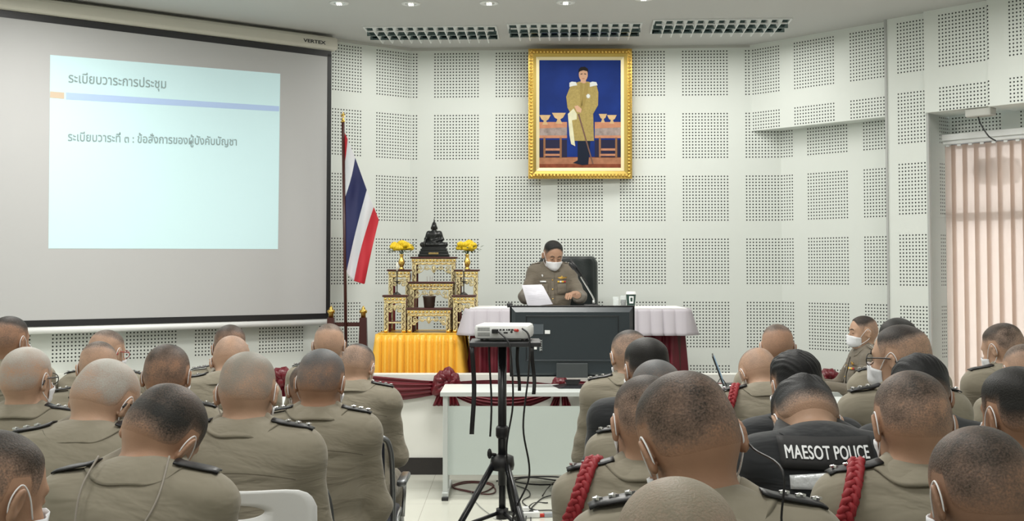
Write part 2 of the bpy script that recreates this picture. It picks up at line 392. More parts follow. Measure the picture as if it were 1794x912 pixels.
def cloth_mat(name, col, yoke=True, amp=1.):
    key = 'cloth_'+name
    if key in MATS: return MATS[key]
    m = mat(key, col, .8, noise=.07, nscale=5, sheen=.15); N = m.node_tree.nodes; L = m.node_tree.links; b = N['Principled BSDF']
    tc = N.new('ShaderNodeTexCoord'); mp = N.new('ShaderNodeMapping'); mp.inputs['Scale'].default_value = (3, 3, 9); L.new(tc.outputs['Object'], mp.inputs[0])
    n1 = N.new('ShaderNodeTexNoise'); n1.inputs['Scale'].default_value = 1.6; n1.inputs['Detail'].default_value = 3; n1.inputs['Distortion'].default_value = .8; L.new(mp.outputs[0], n1.inputs[0])
    sp = N.new('ShaderNodeSeparateXYZ'); L.new(tc.outputs['Object'], sp.inputs[0])
    hgt = n1.outputs[0]
    if yoke:
        q = mnode(N, L, 'ABSOLUTE', mnode(N, L, 'SUBTRACT', mnode(N, L, 'ADD', sp.outputs[2], mnode(N, L, 'MULTIPLY', mnode(N, L, 'MULTIPLY', sp.outputs[0], sp.outputs[0]), .9)), .935))
        ln = mnode(N, L, 'MULTIPLY', mnode(N, L, 'LESS_THAN', q, .0016), mnode(N, L, 'LESS_THAN', mnode(N, L, 'ABSOLUTE', sp.outputs[0]), .165))
        hgt = mnode(N, L, 'SUBTRACT', hgt, mnode(N, L, 'MULTIPLY', ln, .9))
    if yoke:
        src = b.inputs['Base Color'].links[0].from_socket; mx = N.new('ShaderNodeMix'); mx.data_type = 'RGBA'; mx.blend_type = 'MULTIPLY'; mx.inputs[7].default_value = (.5, .48, .45, 1)
        L.new(ln, mx.inputs[0]); L.new(src, mx.inputs[6]); L.new(mx.outputs[2], b.inputs['Base Color'])
    bp = N.new('ShaderNodeBump'); bp.inputs['Strength'].default_value = .7*amp; bp.inputs['Distance'].default_value = .02
    L.new(hgt, bp.inputs['Height']); L.new(bp.outputs[0], b.inputs['Normal']); return m
KHAKI = cloth_mat('khaki', (.245, .218, .163)); KHAKID = cloth_mat('dark_khaki', (.135, .113, .084)); BLK = cloth_mat('black', (.008, .010, .013), False)
GREY = cloth_mat('grey', (.09, .10, .105), False); TROU = cloth_mat('trouser', (.135, .118, .085), False)

_HP = head_prims(False)
_HE = head_prims(True)
def hairline(y):
    return np.interp(y, (-.2, -.055, -.035, -.020, .020, .030, .045, .055, .075, .09, .2), (.010, .010, .028, .085, .092, .055, .055, .085, .128, .20, .40))
def hair_mesh(st, h):
    lo, hi = (-.10, -.125, -.02), (.10, .115, .20)
    F, lo, ax = field(_HP, lo, hi, h)
    X, Y, Z = np.meshgrid(*ax, indexing='ij')
    top = np.clip((Z-.095)/.06, 0, 1)
    T = st['t0']+(st['t1']-st['t0'])*top*top*(3-2*top)
    if st.get('tuft'): T = T+.0028*np.clip(top, 0, 1)*(np.sin(X*130+Y*60+2*np.sin(Y*60))*.5+.5*np.sin(X*330+Z*190+Y*150))
    m = Z-hairline(Y)
    T = (T+.0012)*np.clip(m/.022, 0, 1)-.0012; d = comb(F-T, m, .006, -1)
    V, Q = nets(d, lo, h)
    return V, Q
def dens(st, V):
    z, y, x = V[:, 2], V[:, 1], V[:, 0]; sm = lambda a, b, v: (lambda t: t*t*(3-2*t))(np.clip((v-a)/(b-a), 0, 1))
    nap = sm(.008, .075, z-np.minimum(hairline(y), .05))*sm(.004, .022, z-hairline(y))
    if st['kind'] == 'fade': d = st['side']*nap*(.55+.45*sm(.01, .05, z))+(st['top']-st['side'])*sm(.118, .150, z+.35*np.clip(y+.03, -.05, .05))
    elif st['kind'] == 'full': d = st['side']*nap+(st['top']-st['side'])*sm(.02, .085, z)
    else: d = st['side']*nap+(st['top']-st['side'])*sm(.08, .16, z)
    if st.get('bald'): d = d*(1-st['bald']*np.exp(-((y+.045)**2+x**2)/.0022)*(z > .1))
    return np.clip(d, 0, 1)
def loft_rings(rows): return MB().grid(rows, 'v')
def head_surf(P, dirs, start=.17):
    """march from outside towards P along -dirs until the head surface"""
    P = np.array(P, float); d = np.array(dirs, float); t = np.full(len(P), start)
    for _ in range(40): t = t-np.maximum(evalp(_HP, P+d*t[:, None])-.0003, -.002)*.8
    return P+d*t[:, None]
def np_obj(name, V, Q, m, parent): return link(name, np_mesh(name, V, Q), m, parent)

_cache = {}
def lower(parent, h=.010, tm=None):
    if 'tr' not in _cache:
        P = [E((0, -.005, .55), (.188, .150, .115), .05)]
        for s in (-1, 1):
            P += [C((s*.09, .02, .535), (s*.125, .44, .525), .095, .075, .04), C((s*.125, .44, .525), (s*.13, .45, .11), .072, .060, .03)]
        F, lo, ax = field(P, (-.33, -.25, .04), (.33, .58, .72), h)
        X, Y, Z = np.meshgrid(*ax, indexing='ij'); F = np.maximum(F, .075-Z); F = F+.003*np.sin(Y*60+X*30)*np.sin(Z*25)
        V, Q = nets(F, lo, h); _cache['tr'] = np_mesh('trousers', V, Q)
        S = [E((0, .085, .035), (.043, .095, .036), .03), C((0, 0, .04), (0, 0, .10), .042, .040, .03)]
        F, lo, ax = field(S, (-.07, -.08, -.01), (.07, .2, .16), .007); X, Y, Z = np.meshgrid(*ax, indexing='ij'); F = np.maximum(F, -Z)
        V, Q = nets(F, lo, .007); _cache['sh'] = np_mesh('shoe', V, Q); _cache['sh'].materials.append(M_shoe)
    o = link('trousers', _cache['tr'].copy() if tm not in _cache else _cache[tm], None, parent)
    if tm not in _cache: o.data.materials.append(tm); _cache[tm] = o.data
    for s in (-1, 1):
        o = link('shoe', _cache['sh'], None, parent); o.location = (s*.13, .45, 0); o.rotation_euler.z = -s*.15

class Body: pass
def person(label, top, Z, hz=(0, 0, 0), lean=.04, tone=(.42, .24, .15), hair='dark', shirt=KHAKI, mask=True, cord=0, epau=1, arms='lap', face=0., facing=0.,
           origin=None, scale=None, bw=1., neck=0., glasses=None, trous=TROU, stars=True, dx=0., group=None, extra=None, collar=True, hw=1.):
    """top = pixel of the crown of the head at distance Z; hz = head pitch, yaw, roll in degrees"""
    B = Body(); pit, yaw, rol = R(hz[0]), R(hz[1]), R(hz[2]); Rm = rot(yaw, pit, rol)
    J = pose(arms, lean, bw); c7 = J['c7']
    piv = c7+np.array((0, .022+.075*math.sin(pit), .055+neck-.055*math.sin(pit))); B.piv, B.Rm, B.J = piv, Rm, J
    HS = np.array((hw, 1., 1.)); RH = Rm @ np.diag(HS)
    hp = xf(_HE, Rm, piv)
    st = HAIR[hair]; hh = .0032 if Z < 4.8 else .0045
    V, Q = hair_mesh(st, hh); Vh = V @ Rm.T+piv; ztop = Vh[:, 2].max(); itop = Vh[:, 2].argmax()
    p = at(top[0], top[1], Z)
    if scale is None: scale = (p.z-(origin or 0.))/ztop; base = 0.
    else: base = p.z-ztop*scale
    if origin is not None: base = origin
    B.S = S = scale
    hc = piv+Rm @ np.array((0, 0, .08)); rzm = Matrix.Rotation(facing, 3, 'Z'); off = rzm @ Vector((hc[0], hc[1], 0))*S
    root = empty('person', (p.x-off.x, Z-off.y, base), facing, label, 'person', group); root.scale = (S, S, S); B.root = root
    h = max(.0038, min(.0075, .0016*Z)) if arms != 'table' else .0042
    if Z < 2.5: h = .0042
    body = torso(J)+sleeves(J)+[C(c7+np.array((0, .012, -.045)), piv+Rm @ np.array((0, -.012, .035)), .062, .056, .035)]
    for s in (-1, 1): body += hand_prims(J['arms'][s][2], J['arms'][s][3], s*1., .5 if arms == 'lap' else .7)
    body += hp
    F, lo, ax = field(body, (-.36, -.22, .50), (.36, .62, max(1.33, ztop+.02)), h)
    V2, Q2 = nets(F, lo, h); del F
    sk = np_obj('body', V2, Q2, skin_mat(tone), root)
    ho = np_obj('hair', Vh, Q, hair_mat(hair+'_%d' % round(sum(tone)*1000), tone, st['col'], st.get('mott', .25)), root)
    a = ho.data.attributes.new('dens', 'FLOAT', 'POINT'); a.data.foreach_set('value', dens(st, V).astype(np.float32))
    # shirt
    sp = torso(J, .013)+sleeves(J, .012, .93); B.sp = sp
    hs = .0085 if Z > 4 else .0065
    F, lo, ax = field(sp, (-.40, -.24, .48), (.40, .50, 1.14), hs)
    X, Y, Zc = np.meshgrid(*ax, indexing='ij'); sd = random.uniform(0, 20)
    w = np.clip((.95-Zc)/.3, 0, 1)
    wr = .006*w*np.clip(1.15-np.abs(X)/.19, .1, 1)*np.sin(Zc*62+7*np.sin(X*6+sd)+5*np.sin(Y*7))+.003*np.sin(X*23+Zc*31+3*np.sin(Zc*14+sd))*np.clip(np.abs(X)*6, 0, 1)
    wr = wr+.003*np.sin(X*9+sd)*np.sin(Zc*17+sd)
    F = F+wr.astype(np.float32)
    for s in (-1, 1):      # hem of the sleeve
        sh, el, wi, hd = J['arms'][s]; ax_ = (wi-el)/np.linalg.norm(wi-el); q = (X-wi[0])*ax_[0]+(Y-wi[1])*ax_[1]+(Zc-wi[2])*ax_[2]
        near = (np.abs(X-wi[0]) < .10) & (np.abs(Zc-wi[2]) < .09) & (Y > el[1]+.03)
        F = np.where(near, np.maximum(F, (q+.012).astype(np.float32)), F)
    V3, Q3 = nets(F, lo, hs); B.shirtV = V3
    so = np_obj('shirt', V3, Q3, shirt, root); B.shirt = so
    lower(root, tm=trous)
    # surface queries on the shirt
    def topz(x, y):
        z = np.linspace(1.12, .8, 130); P = np.stack([np.full(130, x), np.full(130, y), z], -1); d = evalp(sp, P); i = np.argmax(d < 0); return z[i]
    B.topz = topz
    def backy(x, z, s=-1):
        m = (np.abs(V3[:, 0]-x) < .012) & (np.abs(V3[:, 2]-z) < .012) & (V3[:, 1] < .2); y = V3[m, 1]
        return (y.min() if s < 0 else y.max()) if len(y) else s*.12
    B.backy = backy
    # collar
    if collar:
        ck = shirt; ang = np.linspace(-150, 150, 31)*PI/180; rows = []; ax_n = (piv-c7); ax_n = ax_n/max(ax_n[2], .02)
        c0_ = c7+np.array((0, .010, 0)); zb_l = []
        for t in ang:
            fr = (1-math.cos(t))/2; rr = .101+.018*abs(math.sin(t)); x_, y_ = c0_[0]+math.sin(t)*rr, c0_[1]-math.cos(t)*rr*(1. if fr < .5 else 1.1)
            zn = c0_[2]-.000-fr*.055; zb_l.append((x_, y_, min(max(zn-.006, topz(x_, y_)+.010), zn+.04)))
        for k, (r, zz) in enumerate(((.066, -.035), (.063, -.004), (.064, .0), (.071, -.003), (None, 0), (None, -.004), (.070, -.045))):
            row = []
            for t, (x_, y_, zb__) in zip(ang, zb_l):
                fr = (1-math.cos(t))/2
                if r is None: q_ = 1. if k == 4 else .97; row.append(Vector((c0_[0]+(x_-c0_[0])*q_, c0_[1]+(y_-c0_[1])*q_, zb__+zz))); continue
                z = max(.044-.045*fr, zb__-c0_[2]+.032-.012*fr)+zz; rr = r*(1+.05*fr)
                c = c0_+np.array((0, ax_n[1], 1))*z
                row.append(Vector((c[0]+math.sin(t)*rr*1.02, c[1]-math.cos(t)*rr*(1.0 if fr < .5 else 1.1), c[2])))
            rows.append(row)
        cm = MB().grid(rows, 'u'); co = cm.build('collar', ck, root, True); subd(co, 1)
    if epau:
        for s in (-1, 1):
            G = []; ys = J['arms'][s][0][1]
            for i in range(9):
                x = s*(.085+(.190*bw-.085)*i/8); row = []
                for j in range(5):
                    y = ys+(-.028+.014*j)*(1 if i < 7 else .8); row.append(Vector((x, y, topz(x, ys)*.4+topz(x, y)*.6+.006)))
                G.append(row)
            e = solid(MB().grid(G).build('shoulder_board', M_epau if epau == 1 else shirt, root, True), .004)
            if stars:
                mb = MB()
                for i in (3, 5, 7):
                    c = G[i][2]+Vector((0, 0, .006)); pts = []
                    for k in range(10):
                        q = k*PI/5; rr = .0095 if k % 2 == 0 else .0045; pts.append(c+Vector((rr*math.cos(q), rr*math.sin(q), 0)))
                    n = len(pts); mb.add([c+Vector((0, 0, .0025))]+pts+[q-Vector((0, 0, .004)) for q in pts], [(0, 1+k, 1+(k+1) % n) for k in range(n)]+[(1+k, 11+k, 11+(k+1) % n, 1+(k+1) % n) for k in range(n)])
                mb.build('rank_star', M_silver, e)
    if cord:
        s = cord; ctr = np.array((s*.150*bw, J['arms'][s][0][1]+.0, .925)); path = []
        for i in range(15):
            ph = R(25)-R(185)*i/14; x = s*(.108+.080*min(1, i/7))*bw; c = np.array((x, ctr[1], ctr[2]-.02)); d = np.array((0, math.sin(ph)*1., math.cos(ph)))
            t = np.linspace(.24, 0, 120); P = c+d*t[:, None]; k = np.argmax(evalp(sp, P) < 0); path.append(Vector(P[k]+d*.010))
        path = crom(path, 5); mb = MB()
        for q in range(3):
            pts = []
            for i, v in enumerate(path):
                tn = (path[min(i+1, len(path)-1)]-path[max(i-1, 0)]).normalized(); a_ = tn.cross(Vector((1, 0, 0))).normalized(); b_ = tn.cross(a_); an = i*.85+q*2*PI/3
                nrm_ = (v-Vector((v.x, ctr[1], ctr[2]-.02))).normalized(); sd_ = tn.cross(nrm_).normalized(); pts.append(v+sd_*.0120*math.sin(an)+nrm_*.006*math.sin(2*an))
            mb.tube(pts, .0080, 7)
        mb.build('red_braided_cord', M_rope, root, True)
    def H2B(v): return Vector(Rm @ np.array(v)+piv)
    B.H2B = H2B
    if mask:
        G = []; A = np.linspace(-68, 68, 19)*PI/180; zs = np.linspace(-.048, .044, 9)
        for z in zs:
            row = []
            for a_ in A:
                zz = z*(1-.35*abs(a_)/1.2)-.006*abs(a_); row.append((0+math.sin(a_)*.0, .0, zz, a_))
            P = np.array([(0, .015, r[2]) for r in row]); D = np.array([(math.sin(r[3]), math.cos(r[3]), 0) for r in row]); Sx = head_surf(P, D)
            rr = np.linalg.norm(Sx[:, :2]-P[:, :2], axis=1); 
            cen = np.abs(A) < .9; lim = np.interp(np.abs(A), (0, .25, .6, 1.2), (.108, .100, .078, .05)); rr = np.where(cen, np.maximum(rr, lim*(1-.9*max(0, -z-.02)/.1)), rr)
            G.append([H2B(P[i]+D[i]*(rr[i]+.0055)) for i in range(len(A))])
        mo = solid(MB().grid(G).build('face_mask', M_mask, root, True), .002)
        for s in (-1, 1):
            e1 = np.array((s*.066, .048, .026)); e2 = np.array((s*.062, .050, -.026))
            pts = [H2B(v) for v in (e1, (s*.080, .022, .066), (s*.0825, .0, .086), (s*.0845, -.019, .068), (s*.0825, -.022, .040), (s*.077, -.006, .014), (s*.072, .022, -.008), e2)]
            MB().tube(crom(pts, 5), .0016, 6).build('ear_loop', M_loop, mo, True)
    if glasses:
        gm = mat('spectacle_'+glasses, {'red': (.35, .01, .01), 'black': (.01, .01, .012)}[glasses], .3); mb = MB()
        for s in (-1, 1):
            mb.tube(crom([H2B(v) for v in ((s*.064, .098, .062), (s*.077, .075, .064), (s*.083, .01, .066), (s*.0895, -.015, .062), (s*.089, -.028, .045))], 4), .0026, 6)
            mb.tube([H2B((s*.036+.028*math.cos(q), .105-.004*abs(math.cos(q)), .056+.02*math.sin(q))) for q in np.linspace(0, 2*PI, 21)], .0018, 5)
        mb.tube([H2B((-.009, .110, .06)), H2B((.009, .110, .06))], .0018, 5); mb.build('glasses', gm, root, True)
    if face:
        mb = MB()
        for s in (-1, 1):
            P = np.array([(s*x, .03, z) for x, z in ((.014, .078), (.024, .083), (.036, .084), (.047, .077))]); D = np.tile((0, 1., 0), (4, 1)); Sx = head_surf(P, D)
            mb.tube(crom([H2B(v+np.array((0, .001, 0))) for v in Sx], 4), [.003]*12+[.0015], 6)
        mb.build('eyebrows', M_brow, root, True)
        mb = MB()
        for s in (-1, 1):
            P = np.array([(s*x, .03, .055-.12*abs(x-.031)*0-.0) for x in (.020, .026, .031, .036, .042)]); P[:, 2] -= np.array((0, .0015, .002, .0015, 0)); Sx = head_surf(P, np.tile((0, 1., 0), (5, 1)))
            mb.tube(crom([H2B(v) for v in Sx], 3), .0018, 6)
        mb.build('eyes', M_iris, root, True)
    if extra: extra(B)
    return B
HAIR = {
 'dark': dict(kind='full', col=(.010, .009, .008), side=.80, top=1., t0=.003, t1=.012, mott=.3),
 'black': dict(kind='full', col=(.006, .006, .007), side=.95, top=1., t0=.006, t1=.017, tuft=1),
 'thin': dict(kind='full', col=(.018, .018, .017), side=.72, top=.97, t0=.002, t1=.007, bald=.3, mott=.5),
 'fade': dict(kind='fade', col=(.012, .010, .009), side=.30, top=.95, t0=.001, t1=.006, mott=.5),
 'fadebrown': dict(kind='fade', col=(.022, .015, .010), side=.58, top=.92, t0=.0012, t1=.006, mott=.7),
 'sandy': dict(kind='even', col=(.22, .19, .14), side=.45, top=.8, t0=.0012, t1=.004, mott=.8),
 'fadegrey': dict(kind='fade', col=(.24, .23, .20), side=.50, top=.85, t0=.0012, t1=.006, mott=.8),
 'grey': dict(kind='even', col=(.42, .41, .38), side=.50, top=.75, t0=.0015, t1=.004, mott=.8),
 'greymix': dict(kind='even', col=(.085, .09, .095), side=.60, top=.90, t0=.002, t1=.006, mott=.7),
 'officer': dict(kind='fade', col=(.008, .008, .008), side=.72, top=1., t0=.002, t1=.011, mott=.3),
 'bald': dict(kind='fade', col=(.03, .022, .016), side=.14, top=.7, t0=.0006, t1=.0025, mott=.5),
 'buzz': dict(kind='even', col=(.028, .021, .016), side=.52, top=.80, t0=.0012, t1=.004, mott=.8),
}
# ================================================================= the room
CZ = 3.76
F0 = Vector((2.283, 11.61, 0)); DR = Vector((.656, -.755, 0)).normalized(); NR = Vector((-.755, -.656, 0)).normalized()
BL = Vector((-.99, 11.79, 0)); DL = Vector((-.791, -.612, 0)).normalized(); NL = Vector((.612, -.791, 0)).normalized()
IR = Vector((2.571, 11.58, 0))
def Rp(off, t): return F0+DR*t+NR*off
def t_at(px, off):
    k = (px-W/2)/FPX; p = F0+NR*off; return (k*p.y-p.x)/(DR.x-k*DR.y)
def wall(name, a, b, z0, z1, th, nrm, m, u0=None, kind='structure', parent=None, bottomcap=True):
    """slab from a to b, front face on the line a-b, thickness away from nrm; UV u = distance along a-b minus u0"""
    a = Vector((a.x, a.y, 0)); b = Vector((b.x, b.y, 0)); n = Vector((nrm.x, nrm.y, 0)).normalized(); L_ = (b-a).length
    P = [a, b, b-n*th, a-n*th]; vs = [(p.x, p.y, z0) for p in P]+[(p.x, p.y, z1) for p in P]
    me = bpy.data.meshes.new(name); fs = [(0, 1, 5, 4), (1, 2, 6, 5), (2, 3, 7, 6), (3, 0, 4, 7), (4, 5, 6, 7), (3, 2, 1, 0)]; me.from_pydata(vs, [], fs)
    uvl = me.uv_layers.new(name='UVMap'); u0 = 0 if u0 is None else u0
    for f in me.polygons:
        for li in f.loop_indices:
            vi = me.loops[li].vertex_index; u = [0, L_, L_, 0][vi % 4]; z = vs[vi][2]
            uvl.data[li].uv = (u-u0, 3.719-z) if f.index == 0 else (.52, .52)
    o = link(name, me, m, parent); 
    if kind: o['kind'] = kind
    return o
# floor and ceiling outlines
XL, XR, YB = -5.0, 5.35, -2.2
wl_t = (-XL+BL.x)/.791*1.0; LW = BL+DL*((XL-BL.x)/DL.x); tR = (XR-(F0-NR*.25*1).x)/DR.x; RW = F0-NR*.25+DR*tR
mb = MB(); mb.box((0.17, 5, -.05), (11.5, 15.2, .1)); mb.build('floor', M_floor)['kind'] = 'structure'
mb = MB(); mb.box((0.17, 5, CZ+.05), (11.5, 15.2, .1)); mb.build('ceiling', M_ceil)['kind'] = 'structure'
wall('wall_back', BL, IR, 0, CZ, .15, Vector((0, -1, 0)), M_perf, u0=(-.165-BL.x)-.6)
wall('wall_left', BL, LW, 0, CZ, .15, NL, M_perf, u0=-.055)
wall('wall_left', LW, Vector((XL, YB, 0)), 0, CZ, .15, Vector((1, 0, 0)), M_wall)
wall('wall_right', IR, IR+DR*1.36, 0, 2.95, .15, NR, M_perf, u0=.293)
wall('wall_right', F0, F0+DR*1.75, 2.93, CZ, .32, NR, M_perf, u0=.505)      # boxed-out upper part
tc0, tc1 = t_at(1556.5, .07), t_at(1629, .07)
c0, c1 = Rp(.07, tc0), Rp(.07, tc1)
wall('wall_right', c0, c1, 0, CZ, .40, NR, M_perf, u0=.10)                # pier
mb = MB(); 
for p, q in ((c0, .006), (c1, .012)): mb.box((p.x, p.y, CZ/2), (.02, .02, CZ), math.atan2(DR.y, DR.x))
mb.build('trim_1', M_trim)['kind'] = 'structure'
t2, t3, t9 = t_at(1632, .12), t_at(1741, .12), tR
wall('wall_right', Rp(.12, tc1-.0), Rp(.12, t3), 2.91, CZ, .36, NR, M_perf, u0=t_at(1651, .12)-tc1-.015)
wall('wall_right', Rp(.17, t3), Rp(.17, t9), 2.90, CZ, .42, NR, M_perf, u0=t_at(1772, .17)-t3)
rw0 = Rp(-.27, tc1)
wall('wall_right', c1-NR*.02, rw0, 0, 2.91, .05, DR, M_perf, u0=.155)            # reveal beside the window
wt = 2.70
wall('wall_right', rw0, Rp(-.27, t9+.1), wt, 3.0, .12, NR, M_perf, u0=.02)
wall('wall_right', rw0, Rp(-.27, t9+.1), 0, .10, .12, NR, M_wall)
RWc = Rp(-.27, t9)
wall('wall_right', RWc, Vector((RWc.x, YB, 0)), 0, CZ, .15, Vector((-1, 0, 0)), M_wall)
wall('wall_rear', Vector((RWc.x+.1, YB, 0)), Vector((XL-.1, YB, 0)), 0, CZ, .15, Vector((0, 1, 0)), M_wall)
# cornice
mb = MB()
for a, b in ((BL, LW), (BL, F0)):
    d = (b-a); ln = d.length; c = (a+b)/2; n = NL if a is BL and b is LW else Vector((0, -1, 0)); c = c+n*.012
    mb.box((c.x, c.y, CZ-.012), (ln, .03, .024), math.atan2(d.y, d.x))
mb.build('trim_2', mat('cornice_paint', (.50, .50, .47), .6))['kind'] = 'structure'
# window: frame, mullions, glass
wroot = empty('window_1', Rp(-.33, t_at(1650, -.3))); wroot['kind'] = 'structure'
ang = math.atan2(DR.y, DR.x); wL = (Rp(0, t9)-Rp(0, t_at(1650, -.3))).length
def wl(x, y, z): return (x, y, z)
wroot.rotation_euler = (0, 0, ang); M_alu = mat('window_aluminium', (.35, .35, .36), .4, .6)
mb = MB()
for x in (0.02, wL*.33, wL*.66, wL-.02): mb.box((x, 0, (wt+.1)/2), (.06, .05, wt-.1))
for z in (.13, 2.05, wt-.03): mb.box((wL/2, 0, z), (wL, .05, .07))
mb.build('window_frame', M_alu, wroot)
MB().box((wL/2, 0, (wt+.1)/2), (wL, .006, wt-.1)).build('window_pane', mat('window_glass', (.9, .95, .93), .0), wroot)
g = MATS['window_glass']; g.node_tree.nodes['Principled BSDF'].inputs['Alpha'].default_value = .25
# blinds
bl = empty('vertical_blind', Rp(-.20, t_at(1652, -.2)), ang, 'beige vertical strip blind hanging over the sunlit window on the right', 'blind')
nb = int(wL/.102); bw_ = .134
mb = MB(); mb.box((wL/2, 0, 2.685), (wL, .055, .04), bev=.006); mb.box((wL/2, -.04, 2.72), (wL, .02, .05)); mb.build('head_rail', M_white, bl)
rail = MB()
for i in range(nb):
    x = .06+i*.102; a = R(8)+random.uniform(-.08, .08); G = []
    for zz in (2.655, .16):
        row = []
        for j in range(5):
            u = -bw_/2+bw_*j/4; row.append(Vector((x+u*math.cos(a), u*math.sin(a)+.006*math.cos(u/bw_*PI), zz)))
        G.append(row)
    s_ = MB().grid(G).build('blind_slat', M_blind, bl, True)
    rail.box((x, 0, 2.66), (.03, .012, .03))
rail.build('carrier_clip', M_white, bl)
# round stand-in added close behind the blind to darken a spot on it
MB().lathe([(.02, -.12), (.17, -.10), (.2, 0), (.17, .10), (.02, .12)], (0, 0, 0), 24).build('blind_shade_disc', M_black)
o = bpy.data.objects['blind_shade_disc']; t_ = t_at(1750, -.5); q = Rp(-.50, t_); q.z = at(1750, 300, q.y).z; o.location = q
tag(o, 'dark round disc added outside the right window to shade the blind', 'lamp')
pole = MB().tube([(0, 0, .1), (0, 0, 4.2-q.z)], .012).build('disc_rod', M_black, o)
# cable box under the boxed-out wall
p = Rp(.05, t_at(1722, .05)); cb = MB().box((0, 0, 0), (.22, .10, .07), ang, bev=.01).build('cable_duct', mat('duct_plastic', (.5, .5, .47), .5)); cb.location = (p.x, p.y, 2.875)
tag(cb, 'small pale cable box under the boxed-out wall above the window', 'cable box')
w0 = Vector((p.x, p.y, 2.84)); MB().tube(crom([w0-Vector((.02, 0, 0))-cb.location, w0+Vector((.0, 0, -.06))-cb.location, w0+Vector((.05, -.03, -.16))-cb.location, w0+Vector((.10, -.05, -.2))-cb.location]), .006).build('wire', M_black, cb)
# socket on the wall
p = at(1536, 589, 10.9); ps = IR+DR*((p-IR).dot(DR)); k = t_at(1536, 0)
kk = (1536-W/2)/FPX; tt = (kk*IR.y-IR.x)/(DR.x-kk*DR.y); ps = IR+DR*tt; z_ = at(1536, 589, ps.y).z
so = MB().box((0, 0, 0), (.075, .012, .12), bev=.004).build('wall_socket', M_cream); so.location = (ps.x+NR.x*.007, ps.y+NR.y*.007, z_); so.rotation_euler.z = ang
MB().box((0, -.008, .0), (.04, .006, .06), bev=.002).build('switch_rocker', M_white, so); tag(so, 'cream socket plate on the perforated wall behind the seated profile man', 'socket')
# stage: platform with a raised lip
SF = 9.6; ST = at(800, 655.5, SF).z; FLR = .56
mb = MB(); mb.box((-.6, SF+.075, ST/2), (6.2+.2, .15, ST)); mb.build('stage_front', mat('stage_paint', (.72, .72, .68), .55, noise=.02, nscale=3))['kind'] = 'structure'
vs = [(-3.7, SF+.15), (2.6, SF+.15), (2.6, 11.5), (2.3, 11.59), (-1.0, 11.77), (-3.7, 9.76)]
n = len(vs); MB().add([(x, y, 0) for x, y in vs]+[(x, y, FLR) for x, y in vs], [tuple(range(n))[::-1], tuple(range(n, 2*n))]+[(i, (i+1) % n, n+(i+1) % n, n+i) for i in range(n)]).build('stage_platform', mat('stage_carpet', (.25, .24, .22), .9))['kind'] = 'structure'
bb = at(800, 801, SF).z; MB().box((-.6, SF-.006, bb/2), (6.4, .012, bb)).build('baseboard_stage', M_base)['kind'] = 'structure'

# ---------------------------------------------------------------- ceiling lamps
M_reflect = mat('lamp_reflector', (.75, .77, .75), .12, 1.); M_tube = mat('fluorescent_tube', (.8, .8, .8), .4)
def luminaire():
    r = empty('ceiling_light', (0, 0, CZ)); L_, D_ = 1.17, .56
    mb = MB(); t = .018
    for y in (-D_/2, D_/2): mb.box((0, y, -.006), (L_+t, t, .012))
    for x in (-L_/2, L_/2): mb.box((x, 0, -.006), (t, D_, .012))
    mb.build('frame', M_white, r)
    mb = MB()
    for k in range(1, 3):
        y = -D_/2+D_*k/3; mb.box((0, y, -.028), (L_, .010, .044))
    mb.build('long_louvre', mat('dark_mirror', (.16, .21, .21), .12, 1.), r); mb = MB()
    for k in range(1, 13):
        x = -L_/2+L_*k/13; mb.prism([(x-.020, -.006), (x+.020, -.006), (x+.004, -.050), (x-.004, -.050)], -D_/2, D_/2)
    mb.build('louvre', mat('louvre_white', (.92, .94, .94), .3), r)
    mb = MB(); mb.box((0, 0, -.003), (L_, D_, .004)); mb.build('reflector', mat('lamp_tray', (.10, .14, .14), .15, .9), r)
    for y in (-D_/3, 0, D_/3): MB().tube([(-L_/2+.02, y, -.025), (L_/2-.02, y, -.025)], .008, 8).build('tube', M_tube, r)
    return r
def lampgroup(o, en):
    ld = bpy.data.lights.new('lamp_glow', 'AREA'); ld.shape = 'RECTANGLE'; ld.size = 1.1; ld.size_y = .5; ld.energy = en; ld.color = (1, .985, .93)
    lo = bpy.data.objects.new('lamp_glow', ld); COL.objects.link(lo); lo.parent = o; lo.location = (0, 0, -.07)
lum0 = luminaire(); first = True
for i, (x, y, rz, en) in enumerate(((-.72, 10.97, -2, 0), (.56, 10.84, -2.5, 0), (1.83, 10.66, -3.5, 0))):
    o = lum0 if i == 0 else copy_tree(lum0); o.location = (x, y, CZ); o.rotation_euler.z = R(rz); lampgroup(o, NEAR_WALL_W)
    tag(o, ['louvred ceiling light nearest the projection screen, leftmost of the row of three', 'louvred ceiling light straight above the framed portrait, middle of the row', 'louvred ceiling light nearest the right wall, last of the row of three'][i], 'ceiling light', 'louvred ceiling lights above the stage')
for i, (x, y) in enumerate([(x, y) for y in (8.3, 5.6, 2.9, .2) for x in (-2.9, 0.1, 3.1)]):
    o = copy_tree(lum0)
    for c in list(o.children):
        if c.type == 'LIGHT': bpy.data.objects.remove(c)
    o.location = (x, y, CZ); o.rotation_euler.z = 0; lampgroup(o, LAMP_W[i//3]*(.8, 1., .35)[i % 3]); tag(o, 'louvred ceiling light over the audience', 'ceiling light', 'louvred ceiling lights over the audience')
def downlight():
    r = empty('downlight', (0, 0, CZ)); MB().lathe([(.048, -.001), (.048, -.006), (.075, -.008), (.078, -.002), (.078, 0)], n=28).build('trim_ring', M_white, r, True)
    MB().lathe([(.001, -.0025), (.048, -.0025), (.048, -.004), (.001, -.004)], n=24).build('reflector_cup', M_reflect, r, True)
    for s in (-1, 0, 1): MB().tube([(s*.015, -.02, -.004), (s*.015, -.02, -.012), (s*.015, .02, -.012), (s*.015, .02, -.004)], .006, 6).build('bulb', screen_mat('bulb_glow', (1, 1, .95), 2.), r)
    return r
d0 = downlight()
